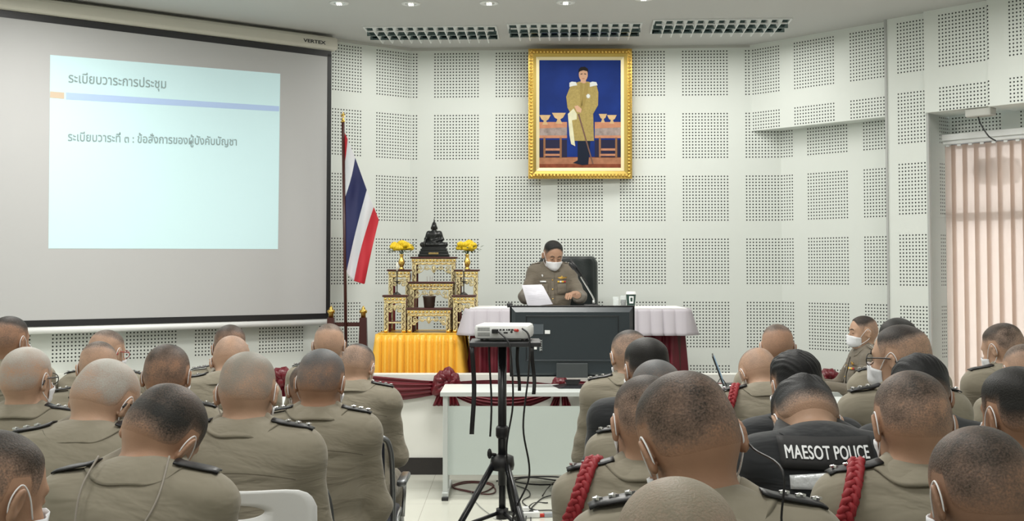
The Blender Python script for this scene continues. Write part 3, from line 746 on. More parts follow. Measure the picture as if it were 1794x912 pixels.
for i, px in enumerate((594, 720, 857, 991, 1128)):
    o = d0 if i == 0 else copy_tree(d0); p = at(px, (5, 6, 5, 4, -3)[i], 9.8); t = (CZ-CAMH)/(p.z-CAMH); o.location = (p.x*t, 9.8*t, CZ)
    tag(o, ('small round downlight nearest the projection screen', 'small round downlight second from the projection screen', 'middle one of the five small round downlights', 'small round downlight above the right half of the portrait', 'small round downlight farthest right, cut by the top of the photo')[i], 'downlight', 'round ceiling downlights')

# ---------------------------------------------------------------- projection screen
def Lp(t, off): return BL+DL*t+NL*off
def tl(px, off):
    k = (px-W/2)/FPX; p = BL+NL*off; return (k*p.y-p.x)/(DL.x-k*DL.y)
OFF = .16; aL = math.atan2(-DL.y, -DL.x)
sr = empty('projection_screen', (0, 0, 0), 0, 'large black-bordered projection screen hanging on the left wall', 'projection screen')
t0_ = tl(578, OFF); o0 = Lp(t0_, OFF); sr.location = (o0.x, o0.y, 0); sr.rotation_euler.z = aL      # local x to the right, y away from room
zt = at(583, 95, o0.y).z; zb = at(577, 553, o0.y).z; SW = 3.4
M_scr = mat('screen_fabric', (.46, .46, .465), .85)
MB().box((-SW/2, 0, (zt+zb)/2), (SW-.08, .004, zt-zb+.02)).build('screen_surface', M_scr, sr)
mb = MB(); bz = .05
mb.box((-SW/2, 0, zt-.0), (SW, .008, bz*1.1)); mb.box((-SW/2, 0, zb-.0), (SW, .008, bz)); mb.box((-.018, 0, (zt+zb)/2), (.04, .008, zt-zb)); mb.box((-SW+.018, 0, (zt+zb)/2), (.04, .008, zt-zb)); mb.build('black_border', M_black, sr)
MB().tube([(-SW, 0, zb-.055), (.0, 0, zb-.055)], .026, 12).build('bottom_bar', M_white, sr, True)
cs = MB(); cs.box((-SW/2+.0, .03, zt+.095), (SW+.12, .13, .125), bev=.03); cas = cs.build('screen_casing', M_cream, sr)
MB().box((-SW/2, .10, zt+.17), (SW+.1, .06, .03)).build('mounting_rail', mat('rail_grey', (.35, .34, .30), .5), sr)
tm_ = text_mesh('VERTEX', .042, bold=.0012, space=1.0); to = link('lettering', tm_, M_black, cas); to.rotation_euler = (PI/2, 0, 0)
kx = (tl(549, OFF+.04)-t0_); to.location = (-kx, -.037, zt+.088); to.scale = (1.5, 1, 1)
def on_screen(px, py, d=.004):
    k = ray(px, py); n = NL; P0 = Lp(t0_, OFF+d); t = (P0.x*n.x+P0.y*n.y)/(k.x*n.x+k.y*n.y); q = Vector((0, 0, CAMH))+k*t
    l = q-Vector((o0.x, o0.y, 0)); return Vector((l.x*-DL.x+l.y*-DL.y, -d, q.z))
def squad(px, name, m, d=.004, par=None):
    P = [on_screen(*p, d) for p in px]; B_ = [Vector((p.x, p.y+.0015, p.z)) for p in P]
    return MB().add(P+B_, [(0, 1, 2, 3), (7, 6, 5, 4), (0, 4, 5, 1), (1, 5, 6, 2), (2, 6, 7, 3), (3, 7, 4, 0)]).build(name, m, par or sr)
sl = squad(((88, 96), (491, 129), (487, 436), (85, 435)), 'projected_slide', screen_mat('slide_light', (.52, .70, .73), .34))  # projector light put into the slide colours as a glow of their own
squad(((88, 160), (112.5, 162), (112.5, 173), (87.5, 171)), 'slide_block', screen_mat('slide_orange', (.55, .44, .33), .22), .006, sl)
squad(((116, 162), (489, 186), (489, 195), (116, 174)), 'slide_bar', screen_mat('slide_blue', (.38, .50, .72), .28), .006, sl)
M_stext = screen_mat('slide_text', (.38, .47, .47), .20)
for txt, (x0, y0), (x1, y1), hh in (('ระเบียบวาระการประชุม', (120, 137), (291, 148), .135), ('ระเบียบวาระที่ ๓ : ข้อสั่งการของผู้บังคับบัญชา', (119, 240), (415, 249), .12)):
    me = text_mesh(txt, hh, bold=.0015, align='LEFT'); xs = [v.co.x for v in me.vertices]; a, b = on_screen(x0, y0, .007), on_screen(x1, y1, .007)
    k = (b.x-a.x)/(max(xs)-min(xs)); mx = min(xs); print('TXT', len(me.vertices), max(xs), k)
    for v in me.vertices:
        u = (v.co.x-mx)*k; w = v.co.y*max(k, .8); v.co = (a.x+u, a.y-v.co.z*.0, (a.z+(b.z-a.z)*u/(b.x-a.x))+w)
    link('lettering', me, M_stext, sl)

# ---------------------------------------------------------------- framed portrait (a plain generic one)
PZ = 11.60; pa, pb = at(925.5, 87, PZ), at(1107, 313, PZ); pw, ph = pb.x-pa.x, pa.z-pb.z
pr = empty('framed_portrait', ((pa.x+pb.x)/2, PZ, (pa.z+pb.z)/2), 0, 'large portrait of a standing person in a wide carved gold frame', 'picture')
pr.rotation_euler.x = R(1.2)
def ringf(w0, h0, w1, h1, y0, y1, mb):
    vs = []
    for (w, h, y) in ((w0, h0, .02), (w0, h0, y0), (w1, h1, y1), (w1, h1, .02)):
        vs += [(-w/2, y, -h/2), (w/2, y, -h/2), (w/2, y, h/2), (-w/2, y, h/2)]
    return mb.add(vs, [(i*4+k, i*4+(k+1) % 4, ((i+1) % 4)*4+(k+1) % 4, ((i+1) % 4)*4+k) for i in range(4) for k in range(4)])
mb = MB(); ringf(pw, ph, pw-.09, ph-.09, -.045, -.06, mb); fr = mb.build('outer_frame', M_gold, pr)
mb = MB(); ringf(pw-.088, ph-.088, pw-.15, ph-.15, -.04, -.022, mb); mb.build('inner_frame', mat('dull_gold', (.50, .36, .10), .35, 1.), pr)
mb = MB(); ringf(pw-.15, ph-.15, pw-.21, ph-.21, -.024, -.018, mb); mb.build('mount_slip', mat('pale_gold_slip', (.75, .66, .40), .4, .5), pr)
mb = MB()
nx = 30; nz = 38
for i in range(nx):
    x = -pw/2+.02+(pw-.04)*i/(nx-1)
    for s in (-1, 1): mb.ball((x, -.052, s*(ph/2-.028)), (.014, .012, .020), 8)
for i in range(nz):
    z = -ph/2+.02+(ph-.04)*i/(nz-1)
    for s in (-1, 1): mb.ball((s*(pw/2-.028), -.052, z), (.020, .012, .014), 8)
mb.build('frame_beading', M_gold, fr, True)
iw, ih = pw-.21, ph-.21
M_pb = mat('print_blue', (.008, .028, .17), .6, spec=.15, noise=.75, nscale=2.4)
pt = MB().box((0, -.012, 0), (iw, .008, ih)).build('print', M_pb, pr)
def flat(name, poly, m, d):
    """poly in fractions of the print, x right, y down"""
    n = len(poly); P = [Vector(((x-.5)*iw, -.0165-d*.0006, (.5-y)*ih)) for x, y in poly]
    P2 = [p+Vector((0, .0005, 0)) for p in P]
    return MB().add(P+P2, [tuple(range(n)), tuple(range(2*n-1, n-1, -1))]).build(name, m, pt)
mk = lambda n, c, ns=.0, sc=20: mat('print_'+n, c, .6, noise=ns, nscale=sc, spec=.15)
flat('painted_carpet', [(0, .90), (1, .90), (1, 1), (0, 1)], mk('carpet', (.22, .06, .03), .5), 1)
flat('painted_carpet', [(0, .905), (1, .905), (1, .965), (0, .965)], mk('carpet_border', (.36, .16, .09), .4), 2)
for s, x0, x1 in ((0, 0, .34), (1, .68, 1)):
    flat('painted_table', [(x0, .74), (x1, .74), (x1, .92), (x0, .92)], mk('shadow', (.02, .02, .05)), 1)
    flat('painted_table', [(x0, .58), (x1, .58), (x1, .72), (x0, .72)], mk('cloth', (.30, .24, .22), .6, 30), 2)
    flat('painted_table', [(x0, .575), (x1, .575), (x1, .625), (x0, .635)], mk('table_top', (.48, .22, .13), .3), 3)
    flat('painted_table', [(x0, .70), (x1, .70), (x1, .725), (x0, .725)], mk('table_top', (.48, .22, .13), .3), 3)
    for q in (.05, .25): flat('painted_table', [(x0+q, .72), (x0+q+.025, .72), (x0+q+.025, .91), (x0+q, .91)], mk('leg', (.25, .12, .06)), 3)
    for yy in (.82, .87): flat('painted_table', [(x0+.06, yy), (x0+.25, yy), (x0+.25, yy+.02), (x0+.06, yy+.02)], mk('table_top', (.48, .22, .13), .3), 3)
def bowl(x, y, w, h): flat('painted_bowl', [(x-w, y), (x+w, y), (x+w*.6, y+h*.45), (x+w*.2, y+h*.6), (x+w*.5, y+h), (x-w*.5, y+h), (x-w*.2, y+h*.6), (x-w*.6, y+h*.45)], mk('bowl', (.55, .38, .20), .3), 4)
bowl(.07, .51, .07, .09); bowl(.24, .49, .085, .10); bowl(.78, .50, .05, .08); bowl(.89, .51, .06, .08)
coat = mk('coat', (.34, .26, .09), .35, 60); dark = mk('dark', (.01, .015, .03))
flat('painted_trousers', [(.47, .72), (.63, .72), (.60, .97), (.53, .975), (.41, .955), (.47, .93)], dark, 5)
flat('painted_coat', [(.49, .20), (.60, .20), (.70, .225), (.725, .30), (.72, .42), (.66, .50), (.67, .75), (.38, .75), (.385, .50), (.345, .44), (.33, .34), (.39, .225)], coat, 6)
flat('painted_cape', [(.35, .50), (.42, .45), (.46, .50), (.46, .55), (.40, .56), (.44, .80), (.39, .78), (.37, .70)], mk('cape', (.62, .60, .42), .2), 7)
flat('painted_lapel', [(.50, .21), (.53, .21), (.53, .42), (.50, .44)], mk('lapel', (.30, .22, .07)), 8)
flat('painted_lapel', [(.60, .21), (.565, .21), (.50, .46), (.535, .47), (.60, .30)], mk('lapel', (.30, .22, .07)), 8)
for x in (.40, .65): flat('painted_shoulder', [(x-.03, .21), (x, .20), (x+.05, .205), (x+.065, .235), (x+.02, .24), (x-.03, .25)], mk('silver', (.62, .64, .62)), 9)
flat('painted_star', [(.60+.03*math.cos(q*PI/8)*(1 if q % 2 else .6), .335+.025*math.sin(q*PI/8)*(1 if q % 2 else .6)) for q in range(16)], mk('silver', (.62, .64, .62)), 9)
flat('painted_hands', [(.43, .43), (.47, .42), (.52, .455), (.51, .49), (.46, .48)], mk('flesh', (.55, .33, .22)), 10)
flat('painted_sword', [(.47, .50), (.49, .50), (.665, .965), (.65, .965)], mk('sword', (.16, .09, .07)), 9)
flat('painted_face', [(.54+.055*math.cos(q*PI/10), .135+.062*math.sin(q*PI/10)) for q in range(20)], mk('flesh', (.55, .33, .22)), 8)
flat('painted_neck', [(.51, .17), (.57, .17), (.575, .215), (.505, .215)], mk('flesh', (.55, .33, .22)), 7)
flat('painted_hair', [(.48, .12), (.485, .085), (.51, .065), (.56, .062), (.595, .08), (.602, .12), (.59, .105), (.54, .095), (.50, .105)], mk('hair', (.012, .01, .012)), 9)
flat('painted_eyes', [(.505, .128), (.53, .124), (.53, .131), (.505, .135)], mk('hair', (.012, .01, .012)), 9); flat('painted_eyes', [(.55, .124), (.575, .128), (.575, .135), (.55, .131)], mk('hair', (.012, .01, .012)), 9)
flat('painted_mouth', [(.522, .170), (.558, .170), (.55, .176), (.53, .176)], mk('lips', (.35, .12, .09)), 9)
# ================================================================= things on the stage
def vadd(a, b): return Vector(a)+Vector(b)
def skirt(x0, x1, y0, y1, z1, z0, name, m, par, flare=.03, amp=.012, wl_=.055, sides=True, box_pleat=False, crease=False):
    """pleated cloth round the front and two sides of a table"""
    P = [(x0, y1), (x0, y0), (x1, y0), (x1, y1)]; pts = []; rows = []
    for (a, b), nn in zip(zip(P[:-1], P[1:]), ((-1, 0), (0, -1), (1, 0))):
        L_ = math.dist(a, b); k = max(2, int(L_/.008))
        for i in range(k): t = i/k; pts.append((a[0]+(b[0]-a[0])*t, a[1]+(b[1]-a[1])*t, nn[0], nn[1], len(pts)*.008))
    pts.append((*P[-1], 1, 0, len(pts)*.008)); nz_ = 9; sd = random.uniform(0, 9)
    for j in range(nz_):
        f = j/(nz_-1); row = []
        for x, y, nx_, ny_, s_ in pts:
            ph = s_/wl_*2*PI+1.3*math.sin(s_*5+sd)
            if crease: w = amp*(.55+.45*f)*(abs(math.sin(ph/2))**.3)
            elif box_pleat: w = amp*(.25+.75*f)*(abs(((s_/wl_) % 1)-.5)*2)**.5*1.0
            else: w = amp*(.6+.4*f)*(math.sin(ph+.5*f*math.sin(s_*11+sd))+.35*math.sin(2.3*ph+sd))
            o_ = flare*f+w+amp*.6
            row.append(Vector((x+nx_*o_, y+ny_*o_, z1+(z0-z1)*f)))
        rows.append(row)
    return solid(MB().grid(rows).build(name, m, par, True), .003, 0)
# altar table
YT = 9.98; za = at(730, 585, YT).z; xa0, xa1 = at(664, 585, YT).x, at(805, 585, YT).x
yt = empty('altar_table', (0, 0, 0), 0, 'low table covered by a pleated bright yellow satin cloth', 'table')
MB().box(((xa0+xa1)/2, YT+.33, za-.0), (xa1-xa0, .66, .012), bev=.004).build('table_cover', mat('yellow_cover', (.70, .40, .03), .4), yt)
skirt(xa0, xa1, YT, YT+.66, za-.004, FLR+.01, 'yellow_skirt', M_yellow, yt, .05, .030, .062)
for x in (xa0+.05, xa1-.05):
    for y in (YT+.05, YT+.6): MB().box((x, y, (za+FLR)/2-.005), (.04, .04, za-FLR-.01)).build('leg', M_darkwood, yt)
MB().box(((xa0+xa1)/2, YT+.33, za-.02), (xa1-xa0-.04, .62, .025)).build('tabletop', M_darkwood, yt)
ZA = za+.006
def wavy(mb, a, b, amp, n, r, y):
    pts = []
    for i in range(n*6+1):
        t = i/(n*6); q = t*n*PI; p = Vector(a)+(Vector(b)-Vector(a))*t; d = (Vector(b)-Vector(a)).normalized(); nn = Vector((-d.z, 0, d.x)); p += nn*amp*math.sin(q); p.y = y; pts.append(p)
    mb.tube(pts, r, 5, flat=.6)
def scroll(mb, c, r, s, y, tr=.0045, turns=1.6):
    mb.tube([(c[0]+s*(r*(1-.75*t))*math.cos(PI+turns*2*PI*t), y, c[1]+(r*(1-.75*t))*math.sin(PI+turns*2*PI*t)) for t in [i/26 for i in range(27)]], tr, 5)
def stand(px0, px1, top, Y, depth, label, shelf=False, apron=.09):
    x0, x1 = at(px0, top, Y).x, at(px1, top, Y).x; z1 = at(px0, top, Y).z; w = x1-x0; cx = (x0+x1)/2; hgt = z1-ZA
    r = empty('gilt_stand', (cx, Y, ZA), 0, label, 'altar stand', 'carved gilt altar stands'); lw = .038
    MB().box((0, depth/2-.006, hgt-.008), (w+.02, depth+.02, .016), bev=.004).build('top_board', M_darkwood, r)
    mb = MB(); mb.box((0, 0, hgt-.032), (w, .016, .032), bev=.003); mb.box((0, 0, hgt-.060), (w-.01, .012, .020), bev=.003)
    rim = mb.build('carved_rim', M_carve, r)
    mb = MB(); n = max(6, int(w/.028))
    for i in range(n): mb.ball((-w/2+w*(i+.5)/n, -.010, hgt-.032), (.010, .007, .009), 8)
    wavy(mb, (-w/2+.01, 0, hgt-.060), (w/2-.01, 0, hgt-.060), .005, n, .003, -.009); mb.build('rim_carving', M_gold, rim, True)
    for s in (-1, 1):
        lg = MB().box((s*(w/2-lw/2-.004), .004, (hgt-.07)/2), (lw, .022, hgt-.07), bev=.003).build('leg', M_carve, r)
        mb = MB(); wavy(mb, (s*(w/2-lw/2-.004), 0, .02), (s*(w/2-lw/2-.004), 0, hgt-.08), .008, max(5, int(hgt/.03)), .0042, -.010); mb.build('leg_carving', M_groove, lg, True)
        MB().ball((s*(w/2-lw/2-.002), -.002, .014), (.022, .016, .014), 10).build('foot', M_gold, lg, True)
        MB().box((s*(w/2-.03), depth-.02, (hgt-.016)/2), (.034, .030, hgt-.016), bev=.003).build('leg', M_redwood, r)
        MB().box((s*(w/2-.012), depth/2, hgt-.06), (.012, depth-.03, .06)).build('side_rail', M_redwood, r)
    # pierced apron: scalloped strip plus scrolls
    a0, a1 = -w/2+lw, w/2-lw; zt_ = hgt-.070; mb = MB(); top_ = []; bot = []
    m_ = 33
    for i in range(m_):
        t = i/(m_-1); x = a0+(a1-a0)*t; e = abs(2*t-1); dz = apron*(.42+.58*e**2.2)*(1+.16*math.cos(e*18)); dz = dz*.75+apron*.28*math.exp(-(e/.16)**2)
        top_.append((x, zt_)); bot.append((x, zt_-dz))
    vs = []; 
    for (x, z), (x2, z2) in zip(top_, bot):
        zz = z2+min(.010, (z-z2)*.5)
        vs.append([(x, .002, zz), (x, -.004, zz), (x, -.004, z2), (x, .002, z2)])
    mb.grid([[Vector(p) for p in r_] for r_ in vs], 'v')
    k = max(2, int((a1-a0)/.055)); 
    for i in range(k):
        x = a0+(a1-a0)*(i+.5)/k; e = abs(2*(i+.5)/k-1); rr = min(.021, (a1-a0)/k*.46); s = 1 if x > 0 else -1
        scroll(mb, (x, zt_-rr*1.05), rr, s, -.001); 
        if e > .45: scroll(mb, (x+s*.006, zt_-rr*2.7), rr*.75, -s, -.001)
    mb.ball((0, -.004, zt_-.035), (.014, .008, .026), 8); mb.build('pierced_apron', M_carve, r, True)
    if shelf: MB().box((0, depth/2, hgt*.27), (w-.02, depth-.02, .014)).build('stretcher', M_redwood, r); MB().box((0, .0, hgt*.27), (w-2*lw, .01, .012)).build('stretcher', M_carve, r)
    return r, cx, z1
s1 = stand(713, 790, 539, 10.08, .20, 'wide low gilt stand carrying the dark pot, front of the centre steps')
s2 = stand(717, 794, 493, 10.30, .12, 'wide middle-height gilt stand with nothing but carving, centre of the altar', apron=.11)
s3 = stand(721, 799, 449.5, 10.44, .17, 'tallest wide gilt stand, carrying the black seated statue', apron=.11)
s4 = stand(672, 712, 516.5, 10.08, .19, 'narrow lower gilt stand at the left front of the altar', True, .07)
s5 = stand(680, 719, 471.5, 10.36, .18, 'narrow taller gilt stand at the left back, under the left vase', False, .08)
s6 = stand(793, 832, 516.5, 10.08, .19, 'narrow lower gilt stand at the right front of the altar', True, .07)
s7 = stand(798, 838, 471.5, 10.36, .18, 'narrow taller gilt stand at the right back, under the right vase', False, .08)
# statue
bx = at(760.5, 448, 10.53); z3 = s3[2]; hS = at(760, 381, 10.53).z-z3; k_ = hS/.335
st = empty('seated_statue', (bx.x, 10.53, z3), 0, 'black seated meditating statue with a pointed crown on the tallest stand', 'statue'); st.scale = (k_, k_, k_)
mb = MB(); 
for zz, w_, d_, h_ in ((.012, .265, .15, .024), (.035, .245, .14, .03), (.060, .225, .13, .022), (.078, .205, .12, .018)): mb.box((0, 0, zz), (w_, d_, h_), bev=.006)
pb_ = mb.build('pedestal', M_bronze, st)
MB().box((0, -.073, .028), (.085, .006, .016), bev=.002).build('name_plate', mat('plate_brass', (.35, .25, .1), .4, 1.), pb_)
P = [E((0, .01, .115), (.062, .045, .028), .02)]
for s in (-1, 1):
    P += [C((s*.03, .01, .11), (s*.098, -.030, .104), .026, .020, .015), C((s*.098, -.030, .102), (-s*.02, -.055, .104), .019, .013, .01)]
    P += [C((s*.048, .01, .205), (s*.072, .0, .150), .017, .013, .015)]
P += [C((-.072, 0, .150), (-.078, -.05, .118), .012, .009, .01), C((.072, 0, .150), (.0, -.045, .128), .012, .009, .01), E((-.080, -.062, .105), (.010, .008, .020), .01), E((-.005, -.048, .126), (.022, .014, .007), .008)]
P += [E((0, .012, .15), (.040, .028, .045), .03), E((0, .010, .190), (.055, .030, .030), .03), C((0, .01, .20), (0, .005, .245), .018, .016, .02), E((0, .0, .258), (.024, .025, .030), .01),
      E((0, .004, .283), (.017, .017, .014), .008), C((0, .004, .29), (0, .004, .330), .009, .002, .008), C((-.025, .004, .255), (-.026, .004, .235), .004, .004, .004), C((.025, .004, .255), (.026, .004, .235), .004, .004, .004), C((0, -.022, .262), (0, -.027, .252), .003, .004, .004)]
F, lo, ax = field(P, (-.13, -.10, .075), (.13, .08, .345), .0032); V, Q = nets(F, lo, .0032); np_obj('figure', V, Q, M_bronze, st)
mb = MB(); mb.tube(crom([(.030, -.018, .205), (.012, -.022, .175), (-.01, -.022, .145), (-.03, -.02, .125)], 4), .003, 6); mb.build('sash', M_bronze, st, True)
# vases with flowers
def vase(px, label, lf, first=None):
    z = s5[2]; X = at(px, 470, 10.45).x
    v = empty('flower_vase', (X, 10.45, z), 0, label, 'vase', 'gold vases with yellow roses')
    MB().lathe([(.024, 0), (.026, .004), (.014, .014), (.016, .024), (.026, .045), (.029, .062), (.022, .084), (.014, .100), (.016, .118), (.024, .130), (.021, .130), (.012, .11)], n=24).build('vase_body', M_gold, v, True)
    return v
def flowers(v, label, sd):
    rnd = random.Random(sd); fl = empty('rose_bouquet', v.location, 0, label, 'flowers', 'yellow rose bouquets')
    for i in range(17):
        a = rnd.uniform(0, 2*PI); rr = rnd.uniform(.0, .085); c = Vector((rr*math.cos(a), rr*.6*math.sin(a), .165+.07*math.sqrt(max(0, 1-(rr/.095)**2))*rnd.uniform(.2, 1)))
        mb = MB(); 
        for q in range(3):
            n_ = 5; r0 = .009+.009*q
            for k in range(n_):
                b_ = 2*PI*k/n_+q*.6; mb.ball(c+Vector((r0*math.cos(b_)*.7, r0*math.sin(b_)*.7, .006-.004*q)), (.007+.006*q, .007+.006*q, .019), 8)
        mb.build('rose', M_flower, fl, True)
        MB().tube([Vector((0, 0, .115)), c*.5+Vector((0, 0, .08)), c], .0016, 5).build('stem', M_leaf, fl)
    mb = MB()
    for i in range(26):
        a = rnd.uniform(0, 2*PI); rr = rnd.uniform(.05, .115); c = Vector((rr*math.cos(a), rr*.6*math.sin(a), .155+rnd.uniform(-.02, .09)*(1-rr*4))); d = Vector((math.cos(a), .6*math.sin(a), rnd.uniform(-.5, .5))).normalized(); s_ = d.cross(Vector((0, 0, 1))).normalized()
        L_ = rnd.uniform(.025, .045); mb.add([c, c+d*L_*.5+s_*.011, c+d*L_, c+d*L_*.5-s_*.011, c+d*L_*.5+Vector((0, 0, .004))], [(0, 1, 4), (1, 2, 4), (2, 3, 4), (3, 0, 4)])
    o = mb.build('foliage', M_leaf, fl); o['kind'] = 'stuff'; solid(o, .001)
vA = vase(703.5, 'gold vase on the taller left stand of the altar', 0); flowers(vA, 'yellow roses standing in the left gold vase', 3)
vB = vase(818.5, 'gold vase on the taller right stand of the altar', 0); flowers(vB, 'yellow roses standing in the right gold vase', 8)
for px, lb in ((695.5, 'dark metal candlestick on the lower left altar stand'), (812.5, 'dark metal candlestick on the lower right altar stand')):
    z = s4[2]; p = at(px, 516, 10.17); o = MB().lathe([(.036, 0), (.030, .008), (.010, .022), (.005, .03), (.0045, .09), (.009, .10), (.006, .105), (.030, .112), (.030, .115), (.006, .116), (.005, .185), (.009, .19), (.002, .20)], n=20).build('candlestick', mat('dark_pewter', (.06, .055, .05), .4, .7), None, True)
    o.location = (p.x, 10.17, z); tag(o, lb, 'candlestick', 'dark candlesticks')
    cnd = MB().lathe([(.007, 0), (.007, .07), (.002, .072)], n=12).build('candle', mat('wax', (.75, .72, .62), .5), None, True); cnd.location = (p.x+.022*0, 10.17, z+.20); tag(cnd, 'short pale candle on the %s candlestick' % ('left' if px < 750 else 'right'), 'candle')
z = s1[2]; p = at(752, 538, 10.16); ip = empty('incense_pot', (p.x, 10.16, z), 0, 'dark brown tapered pot with thin incense sticks on the low centre stand', 'pot')
MB().lathe([(.040, 0), (.043, .004), (.052, .085), (.056, .088), (.056, .098), (.048, .098), (.044, .08), (.002, .078)], n=28).build('pot_body', mat('brown_clay', (.045, .028, .02), .4), ip, True)
for i, (dx, dy) in enumerate(((-.012, 0), (.004, .01), (.016, -.006))): MB().tube([(dx, dy, .07), (dx*1.6, dy, .26)], .0012, 5).build('incense_stick', M_redwood, ip)
# officer's table
YO = 9.90; zo = at(1160, 540, YO).z; xo0, xo1 = at(824, 540, YO).x, at(1202, 540, YO).x
ot = empty('draped_table', (0, 0, 0), 0, 'long table on the stage under white cloth and a maroon pleated skirt', 'table')
MB().box(((xo0+xo1)/2, YO+.32, zo-.018), (xo1-xo0-.01, .63, .025)).build('tabletop', M_darkwood, ot)
for x in (xo0+.06, xo1-.06):
    for y in (YO+.06, YO+.58): MB().box((x, y, (zo-.03+FLR)/2), (.04, .04, zo-.03-FLR)).build('leg', M_darkwood, ot)
skirt(xo0+.055, xo1-.055, YO+.055, YO+.62, zo-.006, FLR+.01, 'maroon_skirt', M_marskirt, ot, .05, .030, .095)
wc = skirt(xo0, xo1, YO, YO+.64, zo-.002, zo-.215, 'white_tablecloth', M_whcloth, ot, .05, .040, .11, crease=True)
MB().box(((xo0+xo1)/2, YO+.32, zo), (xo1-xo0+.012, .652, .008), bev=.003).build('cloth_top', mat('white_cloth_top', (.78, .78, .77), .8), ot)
ZO = zo+.004
# office chair
ch = empty('office_chair', (at(995, 450, 11.1).x, 11.08, FLR), 0, 'black high-backed leather office chair behind the draped table', 'chair')
zc = at(995, 449, 11.15).z-FLR
mb = MB(); G = []
for j in range(13):
    t = j/12; z = .52+(zc-.52)*t; row = []; hw = .262*(1 if t < .88 else (1-((t-.88)/.12)**2.5*.14))
    for i in range(13):
        u = -1+2*i/12; row.append(Vector((u*hw, .03*t-.04*u*u-.018*math.cos(u*PI*1.5)*.5, z)))
    G.append(row)
o = mb.grid(G).build('backrest', M_leather, ch, True); solid(o, .08, 0); bv = o.modifiers.new('b', 'BEVEL'); bv.width = .02; bv.segments = 3
MB().box((0, -.24, .47), (.50, .48, .10), bev=.035).build('seat', M_leather, ch, True)
for s in (-1, 1): MB().tube(crom([(s*.24, .0, .50), (s*.30, -.02, .56), (s*.30, -.05, .68), (s*.30, -.30, .69), (s*.29, -.34, .60), (s*.24, -.30, .50)], 5), .018, 8).build('armrest', M_black, ch, True)
MB().tube([(0, -.22, .10), (0, -.22, .43)], .03, 12).build('gas_column', M_chrome, ch, True)
for k in range(5):
    a = 2*PI*k/5+.3; e = Vector((.30*math.cos(a), -.22+.30*math.sin(a), .065)); sp_ = MB().tube([(0, -.22, .11), e], [.026, .016], 8).build('base_arm', M_black, ch); MB().lathe([(.001, -.022), (.026, -.022), (.026, .022), (.001, .022)], e-Vector((0, 0, .038)), 14, M=Matrix.Rotation(PI/2, 3, 'X')).build('castor', M_black, sp_)
# microphone
mp = at(1040, 534, 10.12); mr = empty('desk_microphone', (mp.x, 10.12, ZO), 0, 'gooseneck microphone with silver stem on the draped table', 'microphone')
MB().box((-.02, 0, .012), (.12, .10, .024), bev=.008).build('microphone_base', M_black, mr)
hp_ = at(1000, 462, 10.12)-Vector((mp.x, 10.12, ZO)); q1 = at(1030, 505, 10.12)-Vector((mp.x, 10.12, ZO)); q2 = at(1016, 482, 10.12)-Vector((mp.x, 10.12, ZO)); q2.y -= .0
MB().tube(crom([(0, 0, .02), (0, 0, .07), q1, q2], 7), .0065, 8).build('gooseneck', M_chrome, mr, True)
MB().tube([(0, 0, .02), (0, 0, .06)], .011, 12).build('stem_collar', M_steel, mr, True)
hd = empty; dd = (hp_-q2); MB().tube([q2-dd*.1, q2+dd*.55, q2+dd*.62, q2+dd*1.05, q2+dd*1.12], [.009, .013, .019, .019, .010], 14).build('microphone_head', M_black, mr, True)
MB().tube([Vector((hp_.x-.005, 0, hp_.z+.03)), Vector((hp_.x+.05, 0, hp_.z-.03)), Vector((q1.x+.0, .005, q1.z+.03))], [.013, .008, .006], 10).build('second_microphone', M_black, mr, True)
# cups
def on_table(px, py, Y=10.2): p = at(px, py, Y); return (p.x, Y, ZO)
for i, (px, lb) in enumerate(((1079, 'clear water glass standing left of the paper coffee cup'), (1092, 'clear glass with a dark drink, right beside the coffee cup'))):
    g_ = empty('drinking_glass', on_table(px, 530), 0, lb, 'glass', 'glasses on the draped table'); MB().lathe([(.001, 0), (.022, 0), (.028, .085+.01*i), (.026, .085+.01*i), (.020, .006), (.001, .006)], n=20).build('glass_body', M_glass, g_, True)
    if i: MB().lathe([(.001, .008), (.019, .008), (.022, .06), (.001, .06)], n=20).build('drink', mat('dark_drink', (.02, .012, .01), .2), g_, True)
cp = empty('coffee_cup', on_table(1105.5, 530), 0, 'dark green and white paper coffee cup with white lid on the draped table', 'cup')
MB().lathe([(.030, 0), (.031, .003), (.041, .105), (.001, .105)], n=28).build('cup_body', mat('cup_green', (.015, .045, .035), .5), cp, True)
MB().lathe([(.044, .104), (.045, .112), (.042, .114), (.040, .126), (.036, .128), (.001, .124)], n=28).build('lid', M_white, cp, True)
mb = MB(); G = []
for z in (.03, .09): 
    rr = .0305+.0105*z/.105+.0012; G.append([Vector((rr*math.sin(a), -rr*math.cos(a), z)) for a in [R(-28+56*i/8) for i in range(9)]])
MB().grid(G).build('cup_print', M_white, cp, True)
mb = MB(); G = []
for z in (.045, .078):
    rr = .0305+.0105*z/.105+.0018; G.append([Vector((rr*math.sin(a), -rr*math.cos(a), z)) for a in [R(-14+28*i/8) for i in range(9)]])
MB().grid(G).build('cup_emblem', MATS['cup_green'], cp, True)
# dark gadget at the left corner of the tv
p = on_table(893, 535, 10.05); gd = empty('webcam', p, 0, 'small black device on the table above the left corner of the television', 'device')
MB().box((0, 0, .022), (.05, .04, .03), bev=.01).build('device_body', M_black, gd); MB().ball((.0, -.02, .024), .011).build('lens', M_blacks, gd, True); MB().box((0, 0, .004), (.04, .04, .008)).build('foot', M_black, gd)

